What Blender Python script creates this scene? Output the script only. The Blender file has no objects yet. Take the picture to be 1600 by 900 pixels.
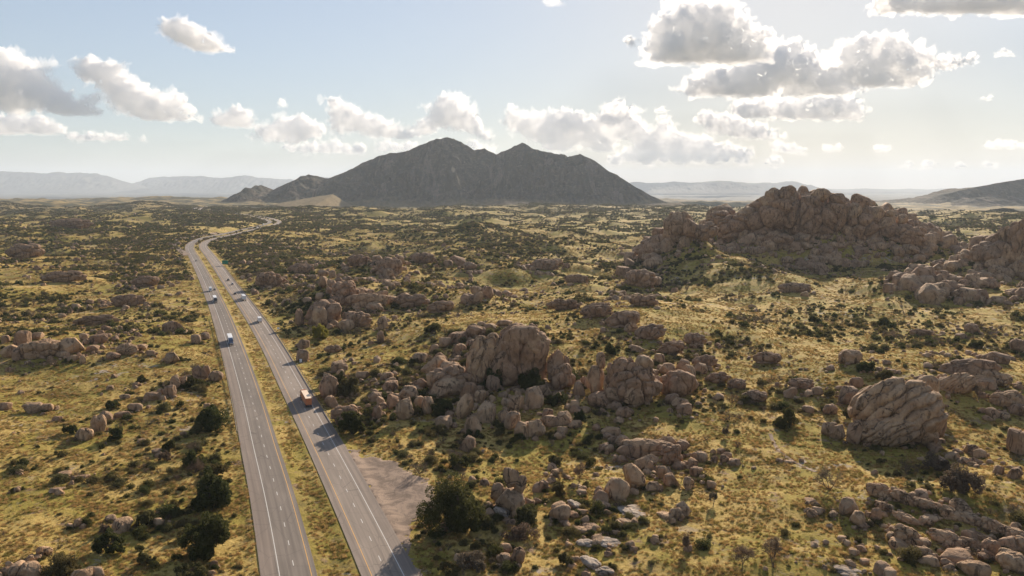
import bpy, bmesh, math, random
import numpy as np
from mathutils import Vector, Matrix, Euler
R_ = math.radians
SC = bpy.context.scene
COL = SC.collection
random.seed(7); RNG = np.random.default_rng(11)

# ------------------------------------------------------------------ camera, sky, sun, exposure
CAMH = 94.0; F = 1244.0; PITCH = math.atan(160.0 / F)
SUN_AZ = R_(19.0); SUN_EL = R_(20.0); SKYK = .18          # azimuth to the right of the view, elevation
cam = bpy.data.objects.new('camera', bpy.data.cameras.new('camera')); COL.objects.link(cam)
cam.location = (0, 0, CAMH); cam.rotation_euler = (math.pi / 2 - PITCH, 0, 0)
cam.data.sensor_width = 36.0; cam.data.lens = F / 1600.0 * 36.0
cam.data.clip_start = 1.0; cam.data.clip_end = 300000.0
SC.camera = cam
W = bpy.data.worlds.new('World'); SC.world = W; W.use_nodes = True
nt = W.node_tree; bg = nt.nodes['Background']
sky = nt.nodes.new('ShaderNodeTexSky'); sky.sky_type = 'NISHITA'; sky.sun_disc = False
sky.sun_elevation = SUN_EL; sky.sun_rotation = SUN_AZ
sky.altitude = 1400; sky.air_density = 1.0; sky.dust_density = 1.1; sky.ozone_density = 2.0
bw = nt.nodes.new('ShaderNodeRGBToBW'); nt.links.new(sky.outputs[0], bw.inputs[0])      # soft shoulder round the sun, as a camera's HDR curve gives
def _mt(op, a, b):
    n = nt.nodes.new('ShaderNodeMath'); n.operation = op
    for i, v in enumerate((a, b)):
        if isinstance(v, (int, float)): n.inputs[i].default_value = v
        else: nt.links.new(v, n.inputs[i])
    return n.outputs[0]
_k = _mt('DIVIDE', 1.0, _mt('ADD', 1.0, _mt('MULTIPLY', bw.outputs[0], SKYK)))
sc_ = nt.nodes.new('ShaderNodeVectorMath'); sc_.operation = 'SCALE'; nt.links.new(sky.outputs[0], sc_.inputs[0]); nt.links.new(_k, sc_.inputs['Scale'])
tn = nt.nodes.new('ShaderNodeVectorMath'); tn.operation = 'MULTIPLY'; nt.links.new(sc_.outputs[0], tn.inputs[0]); tn.inputs[1].default_value = (1.02, 1.0, .985)   # the camera's white balance
hs = nt.nodes.new('ShaderNodeHueSaturation'); hs.inputs['Saturation'].default_value = .74; nt.links.new(tn.outputs[0], hs.inputs['Color']); nt.links.new(hs.outputs[0], bg.inputs[0]); bg.inputs[1].default_value = 0.11
sun = bpy.data.objects.new('sun', bpy.data.lights.new('sun', 'SUN')); COL.objects.link(sun)
sun.data.energy = 5.0; sun.data.angle = R_(0.53); sun.data.color = (1.0, 0.84, 0.66)
SUNDIR = Vector((math.sin(SUN_AZ) * math.cos(SUN_EL), math.cos(SUN_AZ) * math.cos(SUN_EL), math.sin(SUN_EL)))
sun.rotation_euler = SUNDIR.to_track_quat('Z', 'Y').to_euler()
vs = SC.view_settings; vs.view_transform = 'Standard'; vs.look = 'None'; vs.exposure = 0.84; vs.gamma = 1.0
vs.use_curve_mapping = False
SC.render.engine = 'CYCLES'
cy = SC.cycles; cy.max_bounces = 16; cy.diffuse_bounces = 2; cy.glossy_bounces = 1
cy.transmission_bounces = 3; cy.transparent_max_bounces = 4; cy.volume_bounces = 16
cy.caustics_reflective = False; cy.caustics_refractive = False
cy.sample_clamp_indirect = 6.0
HAZE_D = 3.0e-5

# ------------------------------------------------------------------ noise and projection
_rp = np.random.default_rng(5); _P = _rp.permutation(512).astype(np.int64) % 512
_P = np.concatenate([_P, _P]); _A = _rp.uniform(0, 2 * np.pi, 512); _G2 = np.stack([np.cos(_A), np.sin(_A)], 1)
_G3 = _rp.normal(size=(512, 3)); _G3 /= np.linalg.norm(_G3, axis=1)[:, None]
def pn(x, y, s=0):
    x = np.asarray(x, float) + s * 17.31; y = np.asarray(y, float) - s * 9.77
    xi = np.floor(x).astype(np.int64); yi = np.floor(y).astype(np.int64); fx = x - xi; fy = y - yi
    u = fx * fx * fx * (fx * (fx * 6 - 15) + 10); v = fy * fy * fy * (fy * (fy * 6 - 15) + 10)
    def g(i, j):
        k = _P[(_P[(xi + i) & 511] + yi + j) & 511]; return _G2[k, 0] * (fx - i) + _G2[k, 1] * (fy - j)
    a = g(0, 0); b = g(1, 0); c = g(0, 1); d = g(1, 1)
    return 1.5 * ((a + (b - a) * u) * (1 - v) + (c + (d - c) * u) * v)
def fbm(x, y, o=4, s=0, g=.5):
    r = 0; a = 1; t = 0; f = 1
    for k in range(o): r = r + a * pn(x * f, y * f, s + k * 3.1); t += a; a *= g; f *= 2.03
    return r / t
def pn3(p, s=0):
    p = p + s * 13.7; i = np.floor(p).astype(np.int64); f = p - i; w = f * f * (3 - 2 * f); r = 0
    for a in (0, 1):
        for b in (0, 1):
            for c in (0, 1):
                k = _P[(_P[(_P[(i[:, 0] + a) & 511] + i[:, 1] + b) & 511] + i[:, 2] + c) & 511]
                g = _G3[k]; d = g[:, 0] * (f[:, 0] - a) + g[:, 1] * (f[:, 1] - b) + g[:, 2] * (f[:, 2] - c)
                ww = (w[:, 0] if a else 1 - w[:, 0]) * (w[:, 1] if b else 1 - w[:, 1]) * (w[:, 2] if c else 1 - w[:, 2])
                r = r + ww * d
    return r * 1.6
def fbm3(p, o=4, s=0, g=.5):
    r = 0; a = 1; t = 0; f = 1
    for k in range(o): r = r + a * pn3(p * f, s + k); t += a; a *= g; f *= 2.05
    return r / t
def sst(a, b, x):
    t = np.clip((x - a) / (b - a), 0, 1); return t * t * (3 - 2 * t)
cp, sp = math.cos(PITCH), math.sin(PITCH)
def ray(px, py):
    px = np.asarray(px, float); py = np.asarray(py, float)
    a = (px - 800) / F; b = -(py - 450) / F
    return np.stack([a, cp + b * sp, -sp + b * cp], -1)
def project(P):
    P = np.asarray(P, float); d = P - np.array([0, 0, CAMH])
    z = d[..., 1] * cp - d[..., 2] * sp; u = d[..., 1] * sp + d[..., 2] * cp
    z = np.where(z < 1e-3, 1e-3, z)
    return 800 + F * d[..., 0] / z, 450 - F * u / z, z
def flat(px, py, z=0.0):
    d = ray(px, py); t = (z - CAMH) / d[..., 2]; return np.stack([d[..., 0] * t, d[..., 1] * t], -1)

# ------------------------------------------------------------------ the two carriageways
LY = [(502,960),(487.5,900),(475,850),(460,795),(445,742),(431.5,706),(416,650),(400,602),(382,552),(364,507),(353,482),(344,464),(328,432),(314,408),(303,391),(301,384.5),(306,378.5),(315,373.5),(328,370)]
RY = [(607,960),(581,900),(560,850),(537.5,800),(515,750),(494,705),(470,655),(445,605),(420,552),(398,512),(379,482),(368,466),(352,443),(336,418),(322,398),(313,387),(313,381),(320,376),(334,372)]
FARP = [(350,367.5),(370,363),(388,358.5),(405,355),(424,350.5),(431,347),(424,343.2),(410,340),(394,337.2),(372,334.5),(340,331.5),(320,329),(306,326.5),(312,322),(328,318)]
def smooth_line(pts, n=3, step=6.0):
    p = np.array(pts, float)
    # densify, smooth, resample by arc length
    def resamp(p, st):
        s = np.concatenate([[0], np.cumsum(np.linalg.norm(np.diff(p, axis=0), axis=1))])
        m = max(8, int(s[-1] / st)); q = np.linspace(0, s[-1], m)
        return np.stack([np.interp(q, s, p[:, 0]), np.interp(q, s, p[:, 1])], 1)
    p = resamp(p, step)
    d = np.hypot(p[:, 0], p[:, 1]); q = p.copy()
    for it in range(60):
        w = np.clip(d / 700.0, 0.15, 1.0)[1:-1, None] * .5
        q[1:-1] += w * ((q[:-2] + q[2:]) / 2 - q[1:-1])
    return resamp(q, step)
def lane(pts, off):
    w = flat(np.array(pts)[:, 0], np.array(pts)[:, 1]); fw = flat(np.array(FARP)[:, 0], np.array(FARP)[:, 1])
    t = np.gradient(fw, axis=0); t /= np.linalg.norm(t, axis=1)[:, None]
    fw = fw + off * np.stack([t[:, 1], -t[:, 0]], 1)
    w0 = w[0] + (w[0] - w[1]) / np.linalg.norm(w[0] - w[1]) * 150
    return smooth_line(np.concatenate([[w0], w, fw]))
LLINE = lane(LY, -7.0); RLINE = lane(RY, 7.0)
def normals(p):
    t = np.gradient(p, axis=0); t /= np.linalg.norm(t, axis=1)[:, None]
    return np.stack([t[:, 1], -t[:, 0]], 1)          # to the right of travel (away from the camera)
def offs(p, o): return p + normals(p) * o
LC = offs(LLINE, -4.6); RC = offs(RLINE, 4.3)
CEN = np.concatenate([(LC[::6] ), (RC[::6])])
def seg_dist(x, y, p):
    sh = x.shape; x = x.ravel(); y = y.ravel(); best = np.full(x.shape, 1e12)
    for a, b in zip(p[:-1], p[1:]):
        d = b - a; L = d @ d; t = np.clip(((x - a[0]) * d[0] + (y - a[1]) * d[1]) / L, 0, 1)
        best = np.minimum(best, (x - a[0] - t * d[0]) ** 2 + (y - a[1] - t * d[1]) ** 2)
    return np.sqrt(best).reshape(sh)
_lc = LC[::7]; _rc = RC[::7]
def road_dist(x, y):
    """distance to the nearer carriageway's centre, 60 beyond the corridor"""
    x = np.asarray(x, float); y = np.asarray(y, float)
    return np.minimum(seg_dist(x, y, _lc), seg_dist(x, y, _rc))

# ------------------------------------------------------------------ terrain height
def ridge(x, y, prof, D, wf, wb, pw=1.0, crest=1.0):
    """a hill whose crest, seen at distance D, follows (column, row) pairs; wf/wb widths before and behind"""
    px = np.array([p[0] for p in prof], float); py = np.array([p[1] for p in prof], float)
    wx = (px - 800) / F * D * 1.0; hz = CAMH - (py - 290) / F * D * 1.012
    h = np.interp(x, wx, hz, left=0, right=0) * crest
    t = np.where(y < D, (D - y) / wf, (y - D) / wb)
    return np.maximum(h, 0) * np.clip(1 - t, 0, 1) ** pw * np.where(t < 1, 1, 0)
HILL = [(1070,420),(1098,362),(1112,350),(1130,336),(1160,342),(1180,330),(1200,312),(1225,303),(1250,306),(1278,304),(1300,312),(1322,325),(1345,318),(1370,330),(1400,338),(1430,356),(1460,376),(1490,392),(1540,420)]
WEDGE = [(940,430),(975,408),(1000,392),(1035,366),(1062,340),(1085,346),(1105,380),(1130,420)]
FOOT = [(1000,455),(1045,415),(1080,398),(1120,388),(1170,400),(1220,420),(1262,440),(1300,455)]
EDGE = [(1450,430),(1490,402),(1520,388),(1550,362),(1575,372),(1600,350),(1650,335),(1720,350),(1800,400)]
LOWR = [(1340,470),(1375,440),(1400,426),(1450,424),(1500,436),(1560,446),(1620,450),(1700,470)]
def DROP(x, y):
    r = np.hypot(x, y); return (12 + 34 * sst(-.42, -.12, x / (r + 1))) * sst(2900, 5000, r)
def bump(x, y, px, py, h, r, rx=None):
    c = flat(px, py); rx = rx or r
    return h * np.exp(-(((x - c[0]) / rx) ** 2 + ((y - c[1]) / r) ** 2))
def H(x, y):
    x = np.asarray(x, float); y = np.asarray(y, float); r = np.hypot(x, y)
    rd = road_dist(x, y)
    m = sst(11, 60, rd)
    big = sst(24, 240, rd)
    z = (1.6 * fbm(x / 45, y / 45, 3, 1) + .9 * np.abs(fbm(x / 16, y / 16, 2, 4))) * m
    z = z + 7.0 * fbm(x / 150, y / 150, 3, 2) * m * (.35 + .65 * big)
    z = z + 29.0 * fbm(x / 420, y / 420, 4, 3) * big * sst(450, 1100, r) + 19.0 * (np.abs(fbm(x / 170, y / 170, 3, 19)) - .15) * big * sst(380, 900, r)
    z = z + 4.5 * sst(13, 34, rd) * sst(1350, 1700, r) * (1 - sst(60, 200, rd)) + 6 * (1 - sst(1200, 2600, r)) * 0
    z = z + 34.0 * fbm(x / 1300, y / 1500, 3, 8) * big * sst(1500, 3500, r)
    z = z + (.22 * fbm(x / 5, y / 5, 2, 6) + .12 * pn(x / 1.7, y / 1.7, 7)) * m * (1 - sst(500, 1200, r))
    # mounds
    z = z + m * (bump(x, y, 1000, 500, 10, 70, 60) + bump(x, y, 400, 440, 8, 60, 40) + bump(x, y, 640, 470, 7, 60, 50) + bump(x, y, 880, 470, 6, 50, 45) + bump(x, y, 860, 560, 9, 70, 75) + bump(x, y, 1040, 520, 9, 90, 60) + bump(x, y, 760, 520, 5, 60, 60)
                 + bump(x, y, 1400, 610, 7, 50, 45) + bump(x, y, 530, 470, 12, 90, 50) + bump(x, y, 745, 475, 7, 60, 25)
                 + bump(x, y, 80, 545, 7, 60, 90) + bump(x, y, 610, 430, 10, 90, 60) + bump(x, y, 560, 600, 5, 40, 20)
                 + bump(x, y, 1530, 580, 7, 60, 50) + bump(x, y, 1480, 800, 4, 18, 40) - bump(x, y, 880, 700, 3.0, 30, 45)
                 + bump(x, y, 200, 330, 26, 900, 900) * 0 + bump(x, y, 1180, 880, 2.5, 20, 30))
    rn = 1 + .22 * fbm(x / 60, y / 60, 3, 9)
    z = z + ridge(x, y, HILL, 1110, 130, 170, .62, .93) * rn
    z = z + ridge(x, y, WEDGE, 960, 70, 80, .8, .92) * rn
    z = z + ridge(x, y, FOOT, 850, 150, 120, .8, .9) * (1 + .12 * fbm(x / 40, y / 40, 2, 12))
    z = z + ridge(x, y, EDGE, 830, 75, 90, .7, .93) * rn
    z = z + ridge(x, y, LOWR, 690, 70, 80, .8, .7) * rn
    z = z + 38 * np.exp(-(((x + 3300) / 900) ** 2 + ((y - 4300) / 900) ** 2)) * (1 + .3 * fbm(x / 300, y / 300, 3, 5))
    z = z - DROP(x, y)
    # the plateau ends and the land falls to a wide low valley
    z = z - 170 * sst(6500, 15000, r)
    # flatten to the roadbed
    bed = -DROP(x, y) - 0.18 - 0.5 * sst(6.5, 11, rd) * (1 - sst(16, 30, rd))
    k = sst(7.5, 26, rd)
    return np.where(rd < 60, bed * (1 - k) + z * k, z)
def hit(px, py, tmax=9000):
    """where the sight line through a column/row of the photo meets the ground"""
    px = np.atleast_1d(np.asarray(px, float)); py = np.atleast_1d(np.asarray(py, float))
    out = np.zeros((len(px), 3)); ts = np.geomspace(90, tmax, 420)
    for c in range(0, len(px), 200):
        d = ray(px[c:c + 200], py[c:c + 200]); P = d[:, None, :] * ts[None, :, None]; P[..., 2] += CAMH
        below = P[..., 2] < H(P[..., 0], P[..., 1])
        i = np.where(below.any(1), below.argmax(1), len(ts) - 1); i = np.maximum(i, 1)
        lo = ts[i - 1]; hi = ts[i]
        for _ in range(9):
            mid = (lo + hi) / 2; Q = d * mid[:, None]; b = Q[:, 2] + CAMH < H(Q[:, 0], Q[:, 1])
            hi = np.where(b, mid, hi); lo = np.where(b, lo, mid)
        Q = d * hi[:, None]; Q[:, 2] += CAMH; out[c:c + 200] = Q
    return out

# ------------------------------------------------------------------ materials
def C(c): return (c[0], c[1], c[2], 1.0)
class M:
    def __init__(s, name):
        s.m = bpy.data.materials.new(name); s.m.use_nodes = True; s.t = s.m.node_tree; s.N = s.t.nodes
        s.b = s.N['Principled BSDF']; s.b.inputs['Specular IOR Level'].default_value = .2
        s.geo = s.N.new('ShaderNodeNewGeometry').outputs['Position']
        s.obj = s.N.new('ShaderNodeTexCoord').outputs['Object']
    def L(s, a, b): s.t.links.new(a, b)
    def noise(s, co, sc, det=3, rough=.55, dist=0, vec=None):
        n = s.N.new('ShaderNodeTexNoise'); n.inputs['Scale'].default_value = sc; n.inputs['Detail'].default_value = det
        n.inputs['Roughness'].default_value = rough; n.inputs['Distortion'].default_value = dist
        if vec:
            mp = s.N.new('ShaderNodeMapping'); mp.inputs['Scale'].default_value = vec; s.L(co, mp.inputs[0]); co = mp.outputs[0]
        s.L(co, n.inputs['Vector']); return n.outputs['Fac']
    def voro(s, co, sc, feat='F1', vec=None):
        n = s.N.new('ShaderNodeTexVoronoi'); n.feature = feat; n.inputs['Scale'].default_value = sc
        if vec:
            mp = s.N.new('ShaderNodeMapping'); mp.inputs['Scale'].default_value = vec; s.L(co, mp.inputs[0]); co = mp.outputs[0]
        s.L(co, n.inputs['Vector']); return n.outputs['Distance']
    def ramp(s, v, a, b, lo=0, hi=1):
        n = s.N.new('ShaderNodeMapRange'); n.interpolation_type = 'SMOOTHSTEP'; n.inputs['From Min'].default_value = a; n.inputs['From Max'].default_value = b
        n.inputs['To Min'].default_value = lo; n.inputs['To Max'].default_value = hi
        s.L(v, n.inputs['Value']); return n.outputs['Result']
    def math(s, op, a, b=None):
        n = s.N.new('ShaderNodeMath'); n.operation = op
        for i, v in enumerate((a, b)):
            if v is None: continue
            if isinstance(v, (int, float)): n.inputs[i].default_value = v
            else: s.L(v, n.inputs[i])
        return n.outputs[0]
    def mix(s, f, a, b, mode='MIX'):
        n = s.N.new('ShaderNodeMix'); n.data_type = 'RGBA'; n.blend_type = mode
        for i, v in ((0, f), (6, a), (7, b)):
            if isinstance(v, (int, float)): n.inputs[i].default_value = v
            elif isinstance(v, tuple): n.inputs[i].default_value = C(v)
            else: s.L(v, n.inputs[i])
        return n.outputs[2]
    def out(s, col, rough=.9, bump=None, bs=.3, bd=1.0, spec=.2, metal=0):
        if isinstance(col, tuple): s.b.inputs['Base Color'].default_value = C(col)
        else: s.L(col, s.b.inputs['Base Color'])
        s.b.inputs['Roughness'].default_value = rough; s.b.inputs['Specular IOR Level'].default_value = spec; s.b.inputs['Metallic'].default_value = metal
        if bump is not None:
            n = s.N.new('ShaderNodeBump'); n.inputs['Strength'].default_value = bs; n.inputs['Distance'].default_value = bd
            s.L(bump, n.inputs['Height']); s.L(n.outputs[0], s.b.inputs['Normal'])
        return s.m
def plain(name, c, rough=.6, spec=.3, metal=0, sc=3.0, amt=.12):
    m = M(name); n = m.noise(m.obj, sc, 4)
    return m.out(m.mix(n, tuple(v * (1 - amt) for v in c), tuple(min(1, v * (1 + amt)) for v in c)), rough, spec=spec, metal=metal)

def m_ground():
    m = M('dry grassland'); g = m.geo
    sep = m.N.new('ShaderNodeSeparateXYZ'); m.L(g, sep.inputs[0])
    gold = m.mix(m.ramp(m.noise(g, .9, 4, .7), .3, .7), (.37, .25, .065), (.62, .455, .16))
    green = m.mix(m.ramp(m.noise(g, .35, 4, .7), .3, .7), (.215, .18, .034), (.42, .325, .075))
    c = m.mix(m.ramp(m.noise(g, .028, 6, .62, .6), .43, .57), gold, green)
    soil = m.mix(m.ramp(m.noise(g, 1.3, 3), .3, .7), (.21, .135, .08), (.36, .25, .165))
    c = m.mix(m.ramp(m.noise(g, .11, 6, .7, .5), .56, .66), c, soil)
    # dark low scrub growing in patches
    c = m.mix(m.ramp(m.noise(g, .06, 6, .72, .4), .56, .68, 0, .7), c, (.13, .10, .045))
    c = m.mix(m.ramp(m.noise(g, .0085, 5, .6, .6), .5, .62, 0, .3), c, (.20, .17, .055))
    tufts = m.ramp(m.noise(g, 1.6, 5, .7), .52, .68, 0, .38)
    c = m.mix(tufts, c, (.14, .10, .04))
    # bare granite sheets
    st = m.mix(m.noise(g, .8, 4, .7), (.26, .20, .15), (.52, .44, .36))
    mk = m.math('MULTIPLY', m.ramp(m.noise(g, .021, 4, .6), .52, .62), m.ramp(m.noise(g, .15, 6, .72, .8), .55, .585))
    c = m.mix(mk, c, st)
    # farther out the plants merge with the ground
    d = m.N.new('ShaderNodeVectorMath'); d.operation = 'LENGTH'; m.L(g, d.inputs[0]); dist = d.outputs['Value']
    fc = m.mix(m.ramp(m.noise(g, .006, 7, .68, .5), .40, .58), (.32, .235, .10), (.06, .06, .03))
    c = m.mix(m.ramp(dist, 1800, 4500), c, fc)
    fv = m.mix(m.ramp(m.noise(g, .0012, 6, .6, .5), .4, .6), (.125, .115, .085), (.055, .06, .05))
    c = m.mix(m.ramp(dist, 5500, 9000), c, fv)
    b = m.math('ADD', m.math('MULTIPLY', m.noise(g, 1.4, 5, .7), .5), m.math('MULTIPLY', m.noise(g, 5.0, 3, .7), .15))
    return m.out(c, .95, b, .9, 1.0, spec=.08)
def m_rock(name, a, b, dark, streak=1.0):
    m = M(name); g = m.geo
    oi = m.N.new('ShaderNodeObjectInfo').outputs['Random']
    n1 = m.ramp(m.noise(g, .22, 6, .65, .4), .34, .66)
    c = m.mix(n1, a, b)
    c = m.mix(m.math('MULTIPLY', m.ramp(oi, 0, 1), .22), c, (.40, .31, .22)); c = m.mix(m.ramp(m.noise(g, .045, 4, .6), .48, .62, 0, .35), c, (.17, .115, .08))
    c = m.mix(m.ramp(m.noise(g, .5, 6, .7, .3, (1, 1, .22)), .50, .66, 0, .85 * streak), c, dark)       # water streaks
    c = m.mix(m.ramp(m.noise(g, .12, 5, .6, .5), .56, .7, 0, .6), c, (.40, .235, .13))                 # rusty patches
    c = m.mix(m.ramp(m.noise(g, 3.2, 4, .7), .58, .72, 0, .35), c, (.12, .10, .08))                    # lichen and grain
    cr = m.voro(m.math('ADD', g, g) if False else g, .13, 'DISTANCE_TO_EDGE', (1, 1, .6))
    wob = m.noise(g, .3, 4, .6)
    crk = m.math('ADD', cr, m.math('MULTIPLY', m.math('SUBTRACT', wob, .5), .30))
    lin = m.ramp(m.math('ABSOLUTE', crk), 0, .02, 1, 0)
    msk = m.math('MULTIPLY', lin, m.ramp(m.noise(g, .05, 3), .42, .55))
    c = m.mix(m.math('MULTIPLY', msk, .8), c, (.05, .038, .03))
    hb = m.math('ADD', m.math('MULTIPLY', m.noise(g, .35, 6, .62), 1.6), m.math('MULTIPLY', m.noise(g, 2.2, 5, .7), .35))
    hb = m.math('SUBTRACT', hb, m.math('MULTIPLY', msk, .9))
    return m.out(c, .88, hb, .75, 1.0, spec=.15)
def m_leaf(name, a, b, trans=.3, gl=.1):
    m = M(name); oi = m.N.new('ShaderNodeObjectInfo').outputs['Random']
    n = m.ramp(m.noise(m.geo, .9, 3, .6), .35, .65)
    c = m.mix(n, a, b); c = m.mix(m.math('MULTIPLY', oi, .55), c, tuple((a[i] + b[i]) * .5 * k for i, k in enumerate((1.35, .95, .9))))
    m.out(c, .8, spec=gl)
    tr = m.N.new('ShaderNodeBsdfTranslucent'); m.L(c, tr.inputs[0]); mx = m.N.new('ShaderNodeMixShader'); mx.inputs[0].default_value = trans
    o = m.N['Material Output']; m.L(m.b.outputs[0], mx.inputs[1]); m.L(tr.outputs[0], mx.inputs[2]); m.L(mx.outputs[0], o.inputs['Surface'])
    return m.m
def m_asphalt(name, base, seed):
    m = M(name); uv = m.N.new('ShaderNodeUVMap').outputs[0]; g = m.geo
    n = m.noise(g, 6.0, 4, .7); c = m.mix(n, tuple(v * .82 for v in base), tuple(v * 1.2 for v in base))
    c = m.mix(m.ramp(m.noise(uv, .9, 4, .6, 0, (1.0, .012, 1)), .38, .62, 0, .6), c, tuple(v * .68 for v in base))   # tyre tracks
    c = m.mix(m.ramp(m.noise(uv, .35, 3, .6, 0, (.3, .06, 1)), .5, .62, 0, .35), c, tuple(v * 1.35 for v in base))
    c = m.mix(m.ramp(m.noise(g, .5, 6, .75, 1.5), .64, .68, 0, .5), c, (.05, .045, .04))
    c = m.mix(m.ramp(m.voro(uv, .22, 'DISTANCE_TO_EDGE', (1.0, .35, 1)), .0, .012, .45, 0), c, (.04, .036, .032))
    c = m.mix(m.ramp(m.noise(uv, 1.0, 1, .5, 0, (.12, .011, 1)), .56, .57, 0, .25), c, tuple(v * .6 for v in base))                              # tar and cracks
    sx = m.N.new('ShaderNodeSeparateXYZ'); m.L(uv, sx.inputs[0])                       # four darker wheel paths
    wp = m.ramp(m.math('COSINE', m.math('MULTIPLY', m.math('SUBTRACT', sx.outputs[0], .93), 2 * math.pi / 1.83)), .1, 1.0)
    c = m.mix(m.math('MULTIPLY', wp, m.ramp(m.noise(uv, 1.0, 4, .6, 0, (.3, .02, 1)), .3, .6, .12, .36)), c, tuple(v * .5 for v in base))
    return m.out(c, .82, n, .15, .1, spec=.25)
def m_paint(name, c):
    m = M(name); n = m.ramp(m.noise(m.geo, 5, 4, .8), .32, .55)
    return m.out(m.mix(n, tuple(v * .55 for v in c), c), .7)
MAT = {}
MAT['ground'] = m_ground()
MAT['rock'] = m_rock('weathered tan granite', (.345, .21, .118), (.54, .36, .215), (.10, .067, .042))
MAT['rockr'] = m_rock('reddish granite', (.27, .16, .09), (.43, .27, .165), (.09, .056, .038))
MAT['rockp'] = m_rock('pale granite sheet', (.32, .255, .20), (.46, .39, .32), (.18, .14, .11), .6)
MAT['asphalt'] = m_asphalt('worn grey asphalt', (.275, .225, .185), 1); MAT['asphalt_dark'] = m_asphalt('darker lanes asphalt', (.205, .172, .145), 3)
MAT['asphalt_old'] = m_asphalt('old brown asphalt shoulder', (.25, .20, .165), 2)
MAT['white'] = m_paint('white road paint', (.72, .70, .66)); MAT['yellow'] = m_paint('yellow road paint', (.75, .42, .12))
MAT['oak'] = m_leaf('dark oak leaves', (.040, .054, .018), (.098, .108, .036), .36)
MAT['olive'] = m_leaf('olive shrub leaves', (.078, .080, .034), (.16, .15, .062), .38)
MAT['grey'] = m_leaf('greyish brown twigs', (.105, .088, .062), (.19, .16, .115), .3)
MAT['lime'] = m_leaf('bright yellow green leaves', (.17, .2, .035), (.27, .28, .06), .45)
MAT['gold'] = m_leaf('dry golden grass blades', (.30, .21, .075), (.48, .37, .16), .45)
MAT['ggrass'] = m_leaf('green grass blades', (.17, .165, .04), (.31, .27, .08), .45)
MAT['bark'] = plain('grey bark', (.14, .10, .075), .95, .1)

# ------------------------------------------------------------------ object helpers
def mesh_obj(name, V, Fc, mats=(), parent=None, smooth=True, uv=None, midx=None, link=True):
    me = bpy.data.meshes.new(name); V = np.asarray(V, np.float32)
    if isinstance(Fc, np.ndarray):
        n, k = Fc.shape
        me.vertices.add(len(V)); me.vertices.foreach_set('co', V.ravel())
        me.loops.add(n * k); me.loops.foreach_set('vertex_index', Fc.astype(np.int32).ravel())
        me.polygons.add(n); me.polygons.foreach_set('loop_start', np.arange(0, n * k, k, dtype=np.int32))
        if midx is not None: me.polygons.foreach_set('material_index', np.asarray(midx, np.int32))
        me.polygons.foreach_set('use_smooth', np.full(n, smooth)); me.update(calc_edges=True); me.validate()
    else:
        me.from_pydata([tuple(map(float, v)) for v in V], [], Fc)
        me.polygons.foreach_set('use_smooth', np.full(len(me.polygons), smooth))
        if midx is not None: me.polygons.foreach_set('material_index', np.asarray(midx, np.int32))
    for m in mats: me.materials.append(m)
    if uv is not None:
        l = me.uv_layers.new(name='UVMap'); vi = np.zeros(len(me.loops), np.int32); me.loops.foreach_get('vertex_index', vi)
        l.data.foreach_set('uv', np.asarray(uv, np.float32)[vi].ravel())
    o = bpy.data.objects.new(name, me)
    if link: COL.objects.link(o)
    if parent is not None: o.parent = parent
    return o
def tag(o, label=None, cat=None, group=None, kind=None):
    for k, v in (('label', label), ('category', cat), ('group', group), ('kind', kind)):
        if v: o[k] = v
    return o
def empty(name, loc, rz=0):
    o = bpy.data.objects.new(name, None); COL.objects.link(o); o.location = loc; o.rotation_euler = (0, 0, rz); return o
ORD = 'first second third fourth fifth sixth seventh eighth ninth tenth eleventh twelfth thirteenth fourteenth fifteenth sixteenth seventeenth eighteenth nineteenth twentieth'.split()
def grid_faces(nr, nc, wrap=False):
    i = np.arange(nr - 1)[:, None]; j = np.arange(nc if wrap else nc - 1)[None, :]; j2 = (j + 1) % nc
    return np.stack([(i * nc + j), (i * nc + j2), ((i + 1) * nc + j2), ((i + 1) * nc + j)], -1).reshape(-1, 4)
# ------------------------------------------------------------------ the ground, one sheet to the horizon
ang = np.concatenate([np.arange(-46, 46, .13), np.arange(46, 314, 3.0)]) * math.pi / 180
rad = np.concatenate([[2.0, 20, 60], np.geomspace(95, 60000, 900)])
A_, R2 = np.meshgrid(ang, rad); gx = R2 * np.sin(A_); gy = R2 * np.cos(A_)
gz = H(gx, gy)
ground = mesh_obj('ground', np.stack([gx, gy, gz], -1).reshape(-1, 3), grid_faces(len(rad), len(ang), True)[:, ::-1], [MAT['ground']])
tag(ground, kind='structure')
del A_, R2

# ------------------------------------------------------------------ mountains
def m_mount(zr=(30, 105)):
    m = M('scrub covered mountain side'); g = m.geo
    c = m.mix(m.ramp(m.noise(g, .010, 8, .72, .5), .40, .60), (.030, .035, .026), (.095, .075, .055))
    c = m.mix(m.ramp(m.noise(g, .028, 6, .75, .6, (1, 1, 2.2)), .52, .62, 0, .8), c, (.17, .125, .095))      # rock bands
    c = m.mix(m.ramp(m.noise(g, .016, 5, .65, .8, (1, .12, .22)), .50, .60, 0, .75), c, (.025, .028, .022)); c = m.mix(m.ramp(m.noise(g, .011, 5, .65, .8, (1, .12, .2)), .56, .66, 0, .6), c, (.24, .18, .14))  # gully relief painted as dark and light downslope streaks, in place of shading
    c = m.mix(m.ramp(m.noise(g, .09, 4, .8), .54, .64, 0, .8), c, (.025, .03, .02))                           # single trees and thickets
    sep = m.N.new('ShaderNodeSeparateXYZ'); m.L(g, sep.inputs[0]); z = m.math('ADD', sep.outputs[2], m.math('MULTIPLY', m.noise(g, .005, 5, .6), 150))
    c = m.mix(m.ramp(z, zr[0], zr[1], .8, 0), c, (.30, .225, .115))
    return m.out(c, .95, m.noise(g, .03, 7, .72), .9, 22.0, spec=.05)
MAT['mount'] = m_mount(); MAT['mount2'] = m_mount((-60, -25))
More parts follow.
